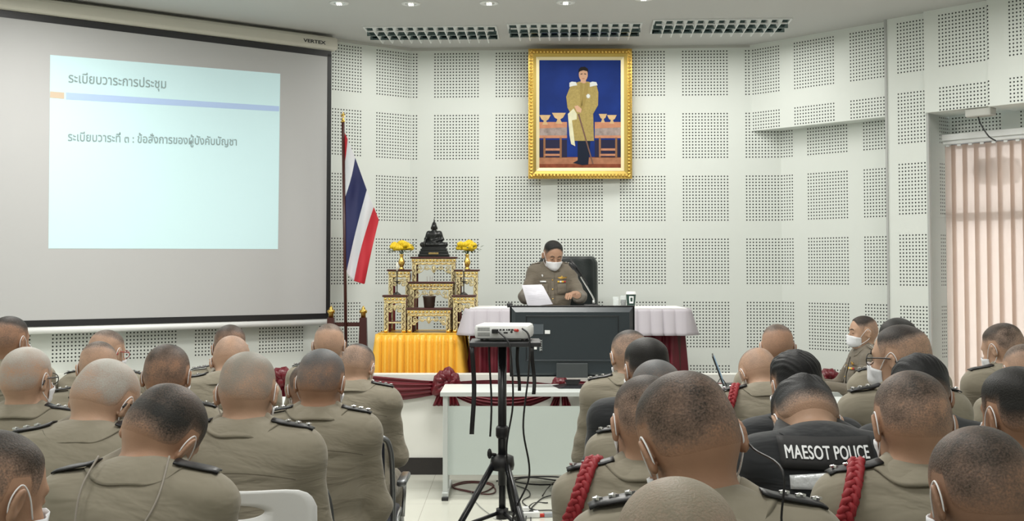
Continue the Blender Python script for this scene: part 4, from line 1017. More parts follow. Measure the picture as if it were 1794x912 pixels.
# flag and its stand
FY = 10.75
def fp(px, py, dy=0): return at(px, py, FY+dy)
pb0 = Vector((fp(607.5, 600).x, FY, FLR)); ptop = fp(601, 212)
fl = empty('flag', pb0, 0, 'striped red, white and blue flag hanging from a dark pole beside the screen', 'flag')
MB().tube([(0, 0, 0), ptop-pb0], .014, 12).build('pole', M_darkwood, fl, True)
t_ = ptop-pb0; mb = MB(); mb.lathe([(.016, -.01), (.018, .0), (.012, .01), (.010, .03), (.004, .034)], t_, 14)
pts = []
for k in range(10): q = PI/2+k*PI/5; rr = .030 if k % 2 == 0 else .012; pts.append(t_+Vector((rr*math.cos(q), 0, .055+rr*math.sin(q))))
mb.add([t_+Vector((0, -.010, .055)), t_+Vector((0, .010, .055))]+pts, [(0, 2+k, 2+(k+1) % 10) for k in range(10)]+[(1, 2+(k+1) % 10, 2+k) for k in range(10)]); mb.build('finial', M_gold, fl)
T_ = [(601, 226), (609, 243), (622, 275), (643, 333), (655, 362), (664, 385)]; B_ = [(602, 262), (602, 296), (604, 345), (607, 478), (620, 492), (639, 498)]
FR_, FW_, FB_ = mat('flag_red', (.52, .02, .035), .6), mat('flag_white', (.66, .66, .70), .6), mat('flag_blue', (.012, .016, .09), .6)
mb = MB(); rows = []; ci = []
subs = [(i, k/6) for i in range(5) for k in range(6)]+[(4, 1.)]
for i, f in subs:
    a = Vector(T_[i]).lerp(Vector(T_[i+1]), f); b = Vector(B_[i]).lerp(Vector(B_[i+1]), f); row = []
    s_ = (i+f)/5
    for j in range(25):
        t = j/24; x = a.x+(b.x-a.x)*t; y = a.y+(b.y-a.y)*t
        x += 3*math.sin(t*PI)*math.sin(s_*6)*(1 if s_ > .3 else .3); edge = min(1, max(0, (x-604)/10))
        dy = -.028*math.sin((x-604)*.20+t*2.5)*edge-.03*edge*(1-abs(2*t-1)*.4)+.012*math.sin(y*.06+x*.1)*edge
        row.append(fp(x, y, dy)-pb0)
    rows.append(row)
mb.grid(rows); ci = []
for r_ in range(len(rows)-1): i = subs[r_][0]; ci += [{0: 0, 1: 1, 2: 2, 3: 1, 4: 0}[i]]*24
mb.mi = ci; fc = link('flag_cloth', mb.mesh('flag_cloth'), [FR_, FW_, FB_], fl, True); solid(fc, .0015, 0); subd(fc, 1)
fsx = empty('flag_stand', (0, 0, 0), 0, 'dark red wooden flag rack with brass-topped posts behind the audience', 'flag stand')
for px in (580, 636.5):
    c = fp(px, 560); zt1 = fp(px, 556).z; o = MB().add([(c.x+dx*w, FY+dy*w, z) for z, w in ((FLR, .045), (zt1, .030)) for dx, dy in ((-1, -1), (1, -1), (1, 1), (-1, 1))], [(0, 1, 5, 4), (1, 2, 6, 5), (2, 3, 7, 6), (3, 0, 4, 7), (4, 5, 6, 7), (3, 2, 1, 0)]).build('post', M_darkwood, fsx)
    MB().lathe([(.022, 0), (.022, .035), (.030, .042), (.036, .055), (.030, .066), (.014, .074), (.018, .082), (.010, .092), (.004, .104)], (c.x, FY, zt1), 18).build('brass_cap', M_gold, o, True)
a, b = fp(580, 568), fp(636, 568)
MB().box(((a.x+b.x)/2, FY+.02, a.z), (b.x-a.x, .03, .035)).build('cross_rail', M_darkwood, fsx); MB().box(((a.x+b.x)/2, FY+.02, FLR+.1), (b.x-a.x, .03, .05)).build('cross_rail', M_darkwood, fsx)

# maroon swags along the stage front
def swag(px0, y0, px1, y1, sag, hgt, label, Y=SF-.035, n=26, folds=4):
    rows = []; sd = random.uniform(0, 9)
    for i in range(n+1):
        t = i/n; px = px0+(px1-px0)*t; cy = y0+(y1-y0)*t+sag*4*t*(1-t); h_ = hgt*(.45+.55*math.sin(PI*min(1, max(0, t*.9+.05)))); row = []
        for j in range(19):
            v = -1+2*j/18; d = .024*math.cos(v*PI/2)+.011*math.sin(v*folds*PI+1.2*math.sin(t*4+sd)+sd)
            row.append(at(px, cy+v*h_/2, Y-d+.004))
        rows.append(row)
    o = solid(MB().grid(rows).build('fabric_swag', M_maroon, None, True), .004, 1); tag(o, label, 'fabric swag', 'maroon swags along the stage front'); return o
swag(512, 660, 760, 679, 9, 44, 'maroon fabric swag between the left knot and the knot beside the desk')
swag(800, 672, 975, 676, -2, 12, 'thin tight maroon band running behind the television foot', Y=SF-.03)
swag(800, 690, 965, 690, 16, 24, 'maroon swag drooping below the desk edge behind the tripod', Y=SF-.085)
swag(1000, 676, 1440, 672, 14, 34, 'maroon swag right of the television, mostly behind seated men')
swag(1470, 672, 1530, 690, 6, 48, 'crimson fabric end hanging beside the officer seen in profile', Y=SF-.05)
swag(250, 690, 478, 672, 20, 44, 'maroon swag left of the big knot, hidden behind the left rows')
def knot(px, py, r, label, tail=30, big=1., Y=SF-.08):
    c = at(px, py, Y); k = empty('fabric_knot', c, 0, label, 'fabric knot', 'maroon rosette knots'); rnd = random.Random(int(px)); mb = MB(); s_ = r/FPX*Y
    for i in range(7):
        a = PI*.02+PI*1.2*i/6+rnd.uniform(-.1, .1); L_ = s_*rnd.uniform(.8, 1.05); G = []
        for u in range(9):
            f = u/8; wv = .36*s_*math.sin(f*PI)**.5; cc = Vector((math.cos(a)*L_*f, -.025*math.sin(PI*f), math.sin(a)*L_*f)); pp = Vector((-math.sin(a), 0, math.cos(a)))
            G.append([cc+(pp*wv*math.cos(q)+Vector((0, -1, 0))*(.036*math.sin(f*PI)**.5)*math.sin(q))*(1+.22*math.sin(5*q+4*f+i)) for q in [2*PI*w/20 for w in range(20)]])
        mb.grid(G, 'v')
    mb.build('rosette', M_maroon, k, True); MB().ball((0, -.02, 0), (s_*.3, .035, s_*.32), 12).build('knot_centre', M_maroon, k, True)
    for s in (-1, 1):
        G = []; z1_ = -tail/FPX*Y
        for j in range(9):
            f = j/8; w_ = s_*(.12+.22*f); G.append([Vector((s*s_*(.15+.30*f)+u*w_, -.010-.014*math.cos(u*9+j*.8), z1_*f)) for u in [-1+2*i/12 for i in range(13)]])
        solid(MB().grid(G).build('tail', M_maroon, k, True), .004, 0)
knot(782, 672, 30, 'maroon rosette knot on the stage front above the left end of the television desk', 38)
knot(493, 668, 30, 'big maroon rosette knot on the stage front between two seated men on the left', 60)
knot(982, 682, 24, 'maroon rosette knot just behind the television foot', 30, Y=SF-.07)
knot(1452, 668, 26, 'maroon rosette knot beside the officer in profile', 30)

# ================================================================= desks, television, laptop
def desk(x0, x1, Y, label, D=.6, H_=.75):
    d = empty('white_desk', ((x0+x1)/2, Y, 0), 0, label, 'desk', 'white office desks'); w = x1-x0
    MB().box((0, D/2, H_-.0155), (w, D, .031), bev=.003).build('desktop', M_desk, d); MB().box((0, -.001, H_-.0155), (w-.004, .003, .028)).build('edge_band', M_deskf, d)
    for s in (-1, 1):
        x = s*(w/2-.035); lg = MB().box((x, .22, (H_-.03)/2+.02), (.035, .045, H_-.07), bev=.004).build('leg', M_deskf, d)
        MB().box((x, D/2-.02, .035), (.045, D-.06, .035), bev=.006).build('leg_foot', M_deskf, lg); MB().box((x, D/2, H_-.045), (.03, D-.1, .028)).build('top_bracket', M_deskf, lg)
        MB().box((x, .04, (H_-.03)/2), (.034, .04, H_-.03), bev=.004).build('leg', M_deskf, d); MB().box((x, .01, .012), (.046, .06, .024), bev=.004).build('rubber_foot', M_black, lg)
    MB().box((0, .075, .115+(H_-.25)/2+.04), (w-.10, .018, H_-.27), bev=.002).build('modesty_panel', M_deskp, d); return d
xd0 = at(771, 872, 8.54).x
desk(xd0, xd0+1.52, 8.52, 'white desk carrying the television in front of the stage')
desk(xd0+1.54, xd0+2.84, 8.52, 'white desk carrying the open laptop beside the television desk')
desk(1.38, 2.55, 7.62, 'white desk in front of the man in glasses, right block'); desk(-2.75, -1.28, 7.62, 'white desk half hidden by the left block of men')
tv = empty('television', (0, 0, 0), 0, 'large flat television seen from behind on the white desk', 'television'); TY = 8.86
ta, tb = at(893, 535, TY), at(1113, 660, TY); cx = (ta.x+tb.x)/2; tw, th = tb.x-ta.x, ta.z-tb.z; tv.location = (cx, TY, .75)
zb_ = tb.z-.75; zc_ = zb_+th/2
MB().box((0, .035, zc_), (tw, .03, th), bev=.006).build('bezel', M_black, tv)
MB().prism([(-tw/2+.004, zb_+.004), (tw/2-.004, zb_+.004), (tw/2-.004, zb_+th-.004), (-tw/2+.004, zb_+th-.004)], .02, .045).build('front_frame', M_black, tv)
mb = MB(); a0, a1, zz0, zz1 = -tw/2+.012, tw/2-.012, zb_+.01, zb_+th-.012
vs = [(a0, .02, zz0), (a1, .02, zz0), (a1, .02, zz1), (a0, .02, zz1), (a0+.03, -.012, zz0+.02), (a1-.03, -.012, zz0+.02), (a1-.03, -.012, zz1-.035), (a0+.03, -.012, zz1-.035)]
mb.add(vs, [(4, 5, 6, 7), (0, 1, 5, 4), (1, 2, 6, 5), (2, 3, 7, 6), (3, 0, 4, 7), (3, 2, 1, 0)]); back = mb.build('back_shell', M_tv, tv)
mb = MB(); pz = lambda py: at(900, py, TY).z-.75; px_ = lambda px: at(px, 600, TY).x-cx
x0_, x1_ = px_(922), px_(1083); ztp, zbt = pz(553), pz(632)
for a_, b_ in (((x0_, ztp), (x1_, ztp)), ((x1_, ztp), (x1_, zbt)), ((x0_, ztp), (x0_, zbt))): mb.tube([(a_[0], -.013, a_[1]), (b_[0], -.013, b_[1])], .003, 6)
mb.build('panel_seam', M_blacks, back); MB().box(((px_(917)+px_(1110))/2, -.014, pz(631)), (px_(1105)-px_(922), .008, .012), bev=.003).build('lower_ridge', M_tv, back)
MB().box((px_(941.5), -.0145, pz(576)), (.088, .004, .072)).build('rating_label', mat('grey_label', (.07, .085, .10), .5), back)
MB().box((px_(959), -.0145, pz(581)), (.038, .004, .026)).build('white_sticker', M_white, back); MB().box((px_(938), -.0145, pz(609)), (.020, .004, .020)).build('white_sticker', M_white, back)
pt_ = MB().box((px_(947.5), -.0145, pz(604)), (.018, .004, .082)).build('port_strip', mat('port_grey', (.35, .37, .37), .5), back)
mb = MB(); 
for k in range(6): mb.box((px_(948), -.017, pz(594+k*4)), (.009, .003, .009))
mb.build('socket', M_black, pt_)
MB().box((px_(1002), -.018, pz(648)), (px_(1030)-px_(975), .02, .105), bev=.004).build('stand_bracket', mat('bracket_grey', (.045, .052, .055), .5), tv)
MB().prism([(px_(989), zb_-.02), (px_(1017), zb_-.02), (px_(1012), .02), (px_(993), .02)], -.02, .03).build('stand_neck', M_blacks, tv)
MB().add([(px_(978), -.10, .0), (px_(1030), -.10, 0), (px_(1040), .16, 0), (px_(968), .16, 0), (px_(990), -.06, .018), (px_(1018), -.06, .018), (px_(1018), .1, .02), (px_(990), .1, .02)], [(3, 2, 1, 0), (4, 5, 6, 7), (0, 1, 5, 4), (1, 2, 6, 5), (2, 3, 7, 6), (3, 0, 4, 7)]).build('stand_base', M_blacks, tv)
# laptop
lx = at(1298, 672, 8.8); lp = empty('laptop', (lx.x, 8.82, .75), R(81), 'open black laptop seen from its side on the white desk', 'laptop')
MB().box((0, 0, .012), (.34, .24, .02), bev=.004).build('laptop_base', M_black, lp)
o = MB().box((0, 0, .115), (.34, .010, .23), bev=.003).build('laptop_lid', M_black, lp); o.location = (0, .12, .02); o.rotation_euler.x = R(-20)
MB().box((0, -.008, .118), (.31, .003, .19)).build('display', screen_mat('laptop_display', (.2, .3, .4), .5), o)
MB().box((0, .0, .0235), (.29, .12, .003)).build('keyboard', mat('key_black', (.02, .02, .02), .5), lp)
p0 = at(1250, 672, 8.72); MB_ = MB().tube(crom([(p0.x-.10, 8.75, .757), (p0.x-.02, 8.70, .80), (p0.x+.01, 8.73, .758), (p0.x+.05, 8.70, .83), (p0.x+.09, 8.72, .76), (p0.x-.05, 8.68, .757), (p0.x-.14, 8.74, .757)]), .003, 6).build('tangled_cable', M_black, None, True); tag(MB_, 'thin black cable tangled on the desk beside the laptop', 'cable')

# ================================================================= projector on its tripod
PY = 6.0; pc = at(880, 600, PY); hz_ = at(880, 598, PY-.16).z
tr = empty('tripod_stand', (pc.x, PY, 0), 0, 'black tripod stand with a flat tray and hanging straps in the aisle', 'tripod')
xw0, xw1 = at(822, 600, PY-.16).x-pc.x, at(948, 600, PY-.16).x-pc.x
mb = MB(); mb.box(((xw0+xw1)/2, 0, hz_-.014), (xw1-xw0, .34, .022), bev=.004); tray = mb.build('tray', mat('tray_black', (.03, .03, .034), .5), tr)
zh = at(880, 806, PY).z; zl_ = at(880, 897, PY).z
MB().tube([(0, 0, zh-.12), (0, 0, hz_-.03)], .021, 14).build('pole', M_blacks, tr, True); MB().tube([(0, 0, zl_-.02), (0, 0, zh)], .017, 14).build('pole', M_blacks, tr, True)
zk = at(880, 756, PY).z; MB().tube([(0, 0, zk-.03), (0, 0, zk-.018), (0, 0, zk+.018), (0, 0, zk+.03)], [.026, .032, .032, .026], 16).build('collar', M_black, tr, True)
kn = MB().tube([(-.03, -.01, at(0, 795, PY).z), (-.055, -.02, at(0, 794, PY).z)], [.006, .009], 8).build('clamp_knob', M_black, tr); MB().ball((-.062, -.022, at(0, 793, PY).z), (.012, .012, .026), 10).build('knob_head', M_black, kn, True)
hb = MB().lathe([(.024, -.05), (.055, -.045), (.06, -.02), (.055, .02), (.03, .03)], (0, 0, zh), 18).build('leg_hub', M_black, tr, True)
MB().tube([(0, 0, zl_-.03), (0, 0, zl_+.02)], .030, 14).build('brace_hub', M_black, tr, True)
for k, a in enumerate((R(205), R(-62), R(75))):
    d = Vector((math.cos(a), math.sin(a), 0)); f = d*.46+Vector((0, 0, .012)); t0v = d*.045+Vector((0, 0, zh-.01)); lg = MB().tube([t0v, f], .0155, 10).build('leg', M_blacks, tr, True)
    m_ = t0v+(f-t0v)*.46; MB().tube([d*.02+Vector((0, 0, zl_)), m_], .010, 8).build('brace', M_black, lg, True); MB().ball(f, .020, 10).build('rubber_foot', M_black, lg, True); MB().ball(m_+Vector((0, -.016, 0)), .008, 8).build('rivet', M_steel, lg, True)
for px, yy, dy, w_, lb in ((828.5, 760, -.16, .022, 0), (859, 764, .12, .010, 1), (908, 684, .14, .016, 2), (934, 690, -.16, .018, 3)):
    x = at(px, 600, PY+dy).x-pc.x; zb1 = at(px, yy, PY+dy).z; G = []
    for j in range(12):
        f = j/11; G.append([Vector((x+u*w_/2+.006*math.sin(f*5+px), dy+.008*math.sin(f*7+px), hz_-.026+(zb1-hz_+.026)*f)) for u in (-1, 0, 1)])
    solid(MB().grid(G).build('hanging_strap', M_black, tr, True), .003, 0)
pj = empty('projector', (at(884, 590, PY).x, PY-.0, hz_-.003), R(-6), 'white projector with rear sockets lying on the tripod tray', 'projector')
pw_ = at(935, 590, PY-.12).x-at(838, 590, PY-.12).x
hgt = .070; bd = MB().box((0, 0, .012+hgt/2), (pw_, .26, hgt), bev=.018).build('projector_body', M_white, pj, True, 40)
for x in (-.1, .1): 
    for y in (-.1, .1): MB().tube([(x, y, .0), (x, y, .02)], .008, 8).build('foot', M_black, pj)
mb = MB()
for r_ in range(2):
    for i in range(8):
        for q in range(3): mb.box((-pw_/2-.0005+.0, -.10+i*.010+.03, .030+r_*.025+q*.006), (.003, .007, .003))
        for q in range(3): mb.box((-pw_/2+.02+i*.0075, -.1305, .030+r_*.025+q*.006), (.0055, .003, .003))
mb.build('vent_grille', mat('vent_grey', (.15, .16, .16), .6), bd)
mb = MB()
for i, (x, w_) in enumerate(((-.005, .010), (.010, .010), (.025, .006), (.037, .012), (.052, .012), (.020, .020))): mb.box((x, -.1305, .058 if i < 5 else .044), (w_, .003, .007))
mb.ball((.048, -.1300, .048), (.006, .003, .006), 10); mb.build('rear_sockets', M_black, bd)
MB().tube([(.065, -.13, .056), (.080, -.15, .056)], .007, 8).build('red_plug', mat('red_plug', (.5, .03, .02), .4), bd); MB().box((-.03, -.145, .052), (.030, .03, .022), bev=.004).build('power_plug', M_black, bd)
MB().tube([(-.06, .13, .05), (-.06, .155, .05)], .03, 20).build('lens', M_blacks, bd, True)

# cables
def cable(pts, r, label, m=M_black, group='cables on the floor and stand'):
    o = MB().tube(crom(pts, 8), r, 6).build('cable', m, None, True); tag(o, label, 'cable', group); return o
def fl_(px, py, z=.006):   # a point on the floor under a pixel
    d = ray(px, py); t = (z-CAMH)/d.z; return Vector((d.x*t, d.y*t, z))
pjl = pj.location
cable([pjl+Vector((-.03, -.165, .052)), pjl+Vector((.02, -.20, .0)), pjl+Vector((.035, -.20, -.10)), pjl+Vector((.04, -.19, -.30)), pjl+Vector((.01, -.18, -.52)), Vector((pc.x+.06, PY-.15, .5)), Vector((pc.x+.11, PY-.12, .2)), Vector((pc.x+.13, PY-.05, .006)), fl_(930, 903)], .0045, 'black power cable falling from the projector close along the tripod pole')
cable([pjl+Vector((.085, -.155, .066)), pjl+Vector((.12, -.18, .02)), pjl+Vector((.115, -.19, -.15)), pjl+Vector((.09, -.19, -.40)), Vector((pc.x+.13, PY-.17, .62)), Vector((pc.x+.05, PY-.14, .40)), Vector((pc.x+.09, PY-.05, .1)), fl_(925, 890)+Vector((0, 0, 0)), fl_(960, 880)], .0045, 'black video cable hanging from the red plug of the projector')
cable([fl_(790, 850), fl_(815, 843), fl_(850, 844), fl_(865, 850), fl_(845, 862), fl_(815, 858), fl_(793, 852), fl_(822, 845), fl_(858, 848), fl_(868, 860), fl_(850, 865), fl_(800, 856), fl_(792, 848, .012)], .005, 'coiled dark red cable on the floor by the desk leg', mat('dark_red_cable', (.08, .012, .010), .4))
cable([fl_(870, 842), fl_(905, 836), fl_(960, 834), fl_(1000, 838), fl_(990, 846), fl_(940, 848), fl_(900, 842), fl_(930, 836, .014), fl_(990, 842, .014), fl_(1020, 836)], .0055, 'black cable looped on the floor under the television desk')
cable([fl_(1012, 846), fl_(985, 862), fl_(955, 870), fl_(940, 880), fl_(930, 893), fl_(945, 903)], .004, 'thin black cable curving from under the desk to the power strip')
cable([fl_(905, 850), fl_(925, 858), fl_(928, 868), fl_(915, 878), fl_(935, 892), fl_(965, 893), fl_(985, 896)], .004, 'black cable winding past the tripod foot to the adapter')
cable([Vector((.92, 8.7, .74)), Vector((.70, 8.40, .42)), fl_(980, 838, .10), fl_(962, 852), fl_(950, 868)], .0035, 'thin black cable dropping from the right end of the television desk')
cable([fl_(825, 860), fl_(835, 880), fl_(855, 898), fl_(880, 912)], .0025, 'thin grey wire on the floor left of the tripod', mat('grey_wire', (.25, .25, .25), .5))
q = fl_(905, 905); ps_ = empty('power_strip', (q.x, q.y, 0), R(10), 'white power strip on the floor behind the tripod foot', 'power strip'); MB().box((0, 0, .02), (.30, .06, .04), bev=.008).build('strip_body', M_white, ps_)
mb = MB(); 
for i in range(4): mb.box((-.1+i*.065, 0, .042), (.03, .03, .006), bev=.002)
mb.build('outlet', M_black, ps_); MB().box((.06, 0, .055), (.04, .035, .03), bev=.006).build('plug', M_white, ps_)
q = fl_(962, 903); ad = empty('video_adapter', (q.x, q.y, 0), R(12), 'small grey and red connector box lying on the floor', 'adapter'); MB().box((0, 0, .014), (.07, .045, .028), bev=.004).build('adapter_body', mat('adapter_grey', (.35, .37, .4), .4), ad)
MB().box((-.055, 0, .012), (.05, .03, .02), bev=.004).build('red_connector', MATS['red_plug'], ad); MB().tube([(.035, 0, .012), (.09, .01, .010)], .005, 6).build('lead', M_black, ad)
# ================================================================= chairs
M_leg = mat('chair_leg_metal', (.42, .43, .44), .3, 1.)
def shell_chair():
    r = empty('plastic_chair', (0, 0, 0)); N_ = 40; rows = []; hz0, hw_ = .862, .215
    for j in range(6):
        f = j/5; row = []
        for i in range(N_):
            a = 2*PI*i/N_; ex, ez = .085*math.cos(a), .020*math.sin(a); ca, sa = math.cos(a), math.sin(a); q = (abs(ca)**5+abs(sa)**5)**(-1/5)
            ox, oz = hw_*ca*q, (.055 if sa > 0 else .36)*sa*q; x = ex+(ox-ex)*f; z = ez+(oz-ez)*f
            x *= 1-.10*max(0, z)/.055*abs(x/hw_); row.append(Vector((x, -.02+.10*(x/.215)**2-.12*z, hz0+z)))
        rows.append(row)
    o = MB().grid(rows, 'v').build('backrest', M_white, r, True); solid(o, .009, 0); o.location.y = -.235
    G = []
    for j in range(12):
        t = j/11; y = -.225+.46*t; G.append([Vector((u*.215*(1-.12*t), y, .445+.018*abs(u)**3-.03*max(0, t-.8)*5*.6+(.05*(1-t/.12)**2 if t < .12 else 0))) for u in [-1+2*i/12 for i in range(13)]])
    solid(MB().grid(G).build('seat', M_white, r, True), .009, 0)
    for s in (-1, 1):
        MB().tube(crom([(s*.205, -.255, .50), (s*.20, -.235, .43), (s*.225, -.27, .012)], 5), .011, 8).build('leg', M_leg, r, True); MB().tube(crom([(s*.17, .0, .43), (s*.185, .17, .425), (s*.215, .215, .012)], 5), .011, 8).build('leg', M_leg, r, True)
    return r
def frame_chair():
    r = empty('padded_chair', (0, 0, 0)); M_pad = mat('navy_pad', (.008, .010, .022), .6, bump=.1)
    MB().box((0, 0, .44), (.42, .44, .055), bev=.02).build('seat', M_pad, r, True)
    b = MB().box((0, 0, 0), (.36, .035, .30), bev=.015).build('backrest', M_pad, r, True); b.location = (0, -.245, .68); b.rotation_euler.x = R(8)
    MB().tube(crom([(-.215, -.21, .42), (-.215, -.235, .62), (-.205, -.27, .80), (-.16, -.285, .85), (0, -.288, .862), (.16, -.285, .85), (.205, -.27, .80), (.215, -.235, .62), (.215, -.21, .42)], 6), .012, 10).build('back_frame', mat('chair_frame_grey', (.22, .23, .24), .3, .8), r, True)
    for s in (-1, 1):
        MB().tube(crom([(s*.215, -.21, .46), (s*.215, -.22, .42), (s*.22, -.27, .012)], 4), .012, 8).build('leg', M_leg, r, True); MB().tube(crom([(s*.215, -.1, .42), (s*.215, .20, .42), (s*.22, .22, .012)], 4), .012, 8).build('leg', M_leg, r, True)
        MB().box((s*.245, -.02, .62), (.045, .26, .03), bev=.01).build('armrest', MATS['chair_frame_grey'], r, True); MB().tube([(s*.235, .06, .43), (s*.245, .06, .61)], .009, 8).build('arm_post', M_leg, r, True)
    return r
CH = [shell_chair(), frame_chair()]; used = [0, 0]
def chair_for(B, kind, label, dx=0., dy=0., dz=1.):
    o = CH[kind] if not used[kind] else copy_tree(CH[kind]); used[kind] = 1; k = B.S; a = B.root.rotation_euler.z
    v = Matrix.Rotation(a, 3, 'Z') @ Vector((dx, -.015+dy, 0)); o.location = B.root.location+v*1.; o.rotation_euler.z = a; o.scale = (1, 1, max(.8, min(1.1, k))*dz)
    tag(o, label, 'chair', ('white plastic chairs under the audience', 'dark padded chairs under the audience')[kind]); return o
ST_C = {}
# ================================================================= seated men: pixel of crown, distance, head pitch / yaw / roll
T1, T2, T3, T4 = (.40, .235, .155), (.34, .19, .12), (.46, .29, .20), (.28, .16, .105)
def lanyard(B):
    mb = MB(); P = [(-.075, 1.085), (-.09, 1.02), (-.092, .95), (-.090, .872), (-.086, .862), (-.03, .885), (.04, .935), (.075, 1.0), (.088, 1.08)]
    pts = [Vector((x, B.backy(x, z)-.007, z)) for x, z in P]; c_ = B.J['c7']; pts[0] = Vector((-.075, c_[1]-.03, c_[2]+.045)); pts[-1] = Vector((.078, c_[1]-.03, c_[2]+.045)); o = mb.tube(crom(pts, 8), .0024, 6).build('neck_cord', mat('cord_brown', (.30, .27, .23), .6), B.root, True)
    MB().ball(pts[4]+Vector((0, -.003, 0)), .009, 8).build('cord_toggle', M_black, o, True)
def text_back(txt, zc_, size, w_, x0=0.):
    def f(B):
        m = (np.abs(B.shirtV[:, 0]-x0) < w_*.62) & (np.abs(B.shirtV[:, 2]-zc_+.03) < .075) & (B.shirtV[:, 1] < 0)
        q = B.shirtV[m]; A_ = lambda x, z: np.stack([np.ones_like(x), x, z, x*x, z*z, x*z, x**4], -1); co_, *_ = np.linalg.lstsq(A_(q[:, 0], q[:, 2]), q[:, 1], rcond=None)
        res = (A_(q[:, 0], q[:, 2]) @ co_-q[:, 1]).max(); yb = lambda x, z: float(A_(np.array([x]), np.array([z]))[0] @ co_)-min(res, .012)-.002
        G = [[Vector((x0+u*w_*.56, yb(x0+u*w_*.56, zc_+v*.036)-.001, zc_+v*.036)) for u in [-1+2*i/14 for i in range(15)]] for v in (-1, -.5, 0, .5, 1)]
        pnl = solid(MB().grid(G).build('back_panel', mat('panel_black', (.005, .005, .006), .7), B.root, True), .003)
        me = text_mesh(txt, size, bold=0., extrude=.0012, space=1.04); bm = bmesh.new(); bm.from_mesh(me); bmesh.ops.triangulate(bm, faces=bm.faces[:], ngon_method='EAR_CLIP')
        for dx_, dy_ in ((.0016, 0), (.0008, .0009)):
            g_ = bmesh.ops.duplicate(bm, geom=[f for f in bm.faces if f.index >= 0] if not dy_ else n0_)
            n0_ = [f for f in g_['geom'] if isinstance(f, bmesh.types.BMFace)]
            for v_ in {v for f in n0_ for v in f.verts}: v_.co += Vector((dx_ if not dy_ else -dx_, dy_, .0001 if not dy_ else .0002))
        bm.to_mesh(me); bm.free()
        xs = [v.co.x for v in me.vertices]; k = w_/(max(xs)-min(xs))
        for v in me.vertices:
            x, z = x0+v.co.x*k, zc_+v.co.y*1.0; v.co = (x, yb(x, z)-.0045-v.co.z, z)
        link('lettering', me, mat('vest_white', (.80, .82, .84), .6), pnl)
        G = [[Vector((x0+u*(w_*.47), yb(x0+u*w_*.47, zc_-.062+v*(.020-.004*abs(u)))-.0, zc_-.062+v*(.020-.004*abs(u))+.006*u)) for u in [-1+2*i/14 for i in range(15)]] for v in (-1, -.5, 0, .5, 1)]
        solid(MB().grid(G).build('reflective_strip', mat('reflective', (.62, .64, .66), .35, .3, bump=.5, bscale=35), B.root, True), .003)
        # grey sleeves under the vest
        sl_ = [dict(p) for p in sleeves(B.J, .023, .93)]
        F, lo, ax = field(sl_, (-.40, -.24, .60), (.40, .50, 1.10), .008); X = ax[0][:, None, None]; F = np.maximum(F, .178-np.abs(X)-0*F) if False else np.maximum(F, (.172-np.abs(X))+0*F)
        V, Q = nets(F, lo, .008); np_obj('grey_sleeves', V, Q, GREY, B.root)
    return f
def nameplate(B):   # uniform details on the chest
    J = B.J; fy = lambda x, z: B.backy(x, z, 1)
    def patch(name, x0, x1, z0, z1, m, d=.004, th=.003):
        G = [[Vector((x0+(x1-x0)*i/4, fy(x0+(x1-x0)*i/4, z0+(z1-z0)*j/3)+.002+d, z0+(z1-z0)*j/3)) for i in range(5)] for j in range(4)]
        return solid(MB().grid(G).build(name, m, B.root, True), th, 0)
    patch('chest_pocket', -.115, -.040, .80, .89, KHAKID); patch('chest_pocket', .040, .115, .80, .89, KHAKID); patch('button_placket', -.014, .014, .62, .985, KHAKID, .003)
    mb = MB()
    for z in (.68, .76, .84, .92): mb.ball((0, fy(0, z)+.009, z), (.006, .003, .006), 8)
    mb.build('button', M_gold, B.root, True)
    for i in range(4): patch('ribbon_bar', -.112+.018*i, -.096+.018*i, .898, .912, mat(('ribbon_red', 'ribbon_yellow', 'ribbon_white', 'ribbon_yellow')[i], ((.4, .03, .03), (.75, .45, .05), (.75, .72, .65), (.75, .45, .05))[i], .5), .006)
    y = fy(-.078, .935)+.006; G = MB()
    for s in (-1, 1): G.add([(-.078, y, .928), (-.078+s*.042, y-.002, .938), (-.078+s*.046, y-.002, .948), (-.078+s*.02, y, .944), (-.078, y+.004, .948), (-.078, y-.004, .936)], [(0, 1, 2, 3, 4), (4, 3, 2, 1, 0)])
    G.ball((-.078, y, .942), (.008, .005, .014), 8); G.build('winged_badge', M_gold, B.root)
    patch('name_badge', .055, .105, .90, .912, M_white, .006)
    mb = MB(); mb.ball((.085, fy(.085, .955)+.006, .955), (.008, .004, .012), 8); mb.build('medal', M_silver, B.root, True)
    for s in (-1, 1):
        c = J['c7']; G = [[Vector((s*(.018+.050*u), c[1]+.098-.052*u+.012*v, c[2]-.005-.075*(1-u)-v*(.035-.01*u))) for u in (0, .33, .66, 1)] for v in (0, .5, 1)]
        cl = solid(MB().grid(G).build('collar_point', KHAKID, B.root, True), .004, 0)
        MB().ball((s*.042, c[1]+.094, c[2]-.062), (.007, .004, .012), 8).build('collar_pin', M_silver, cl, True)
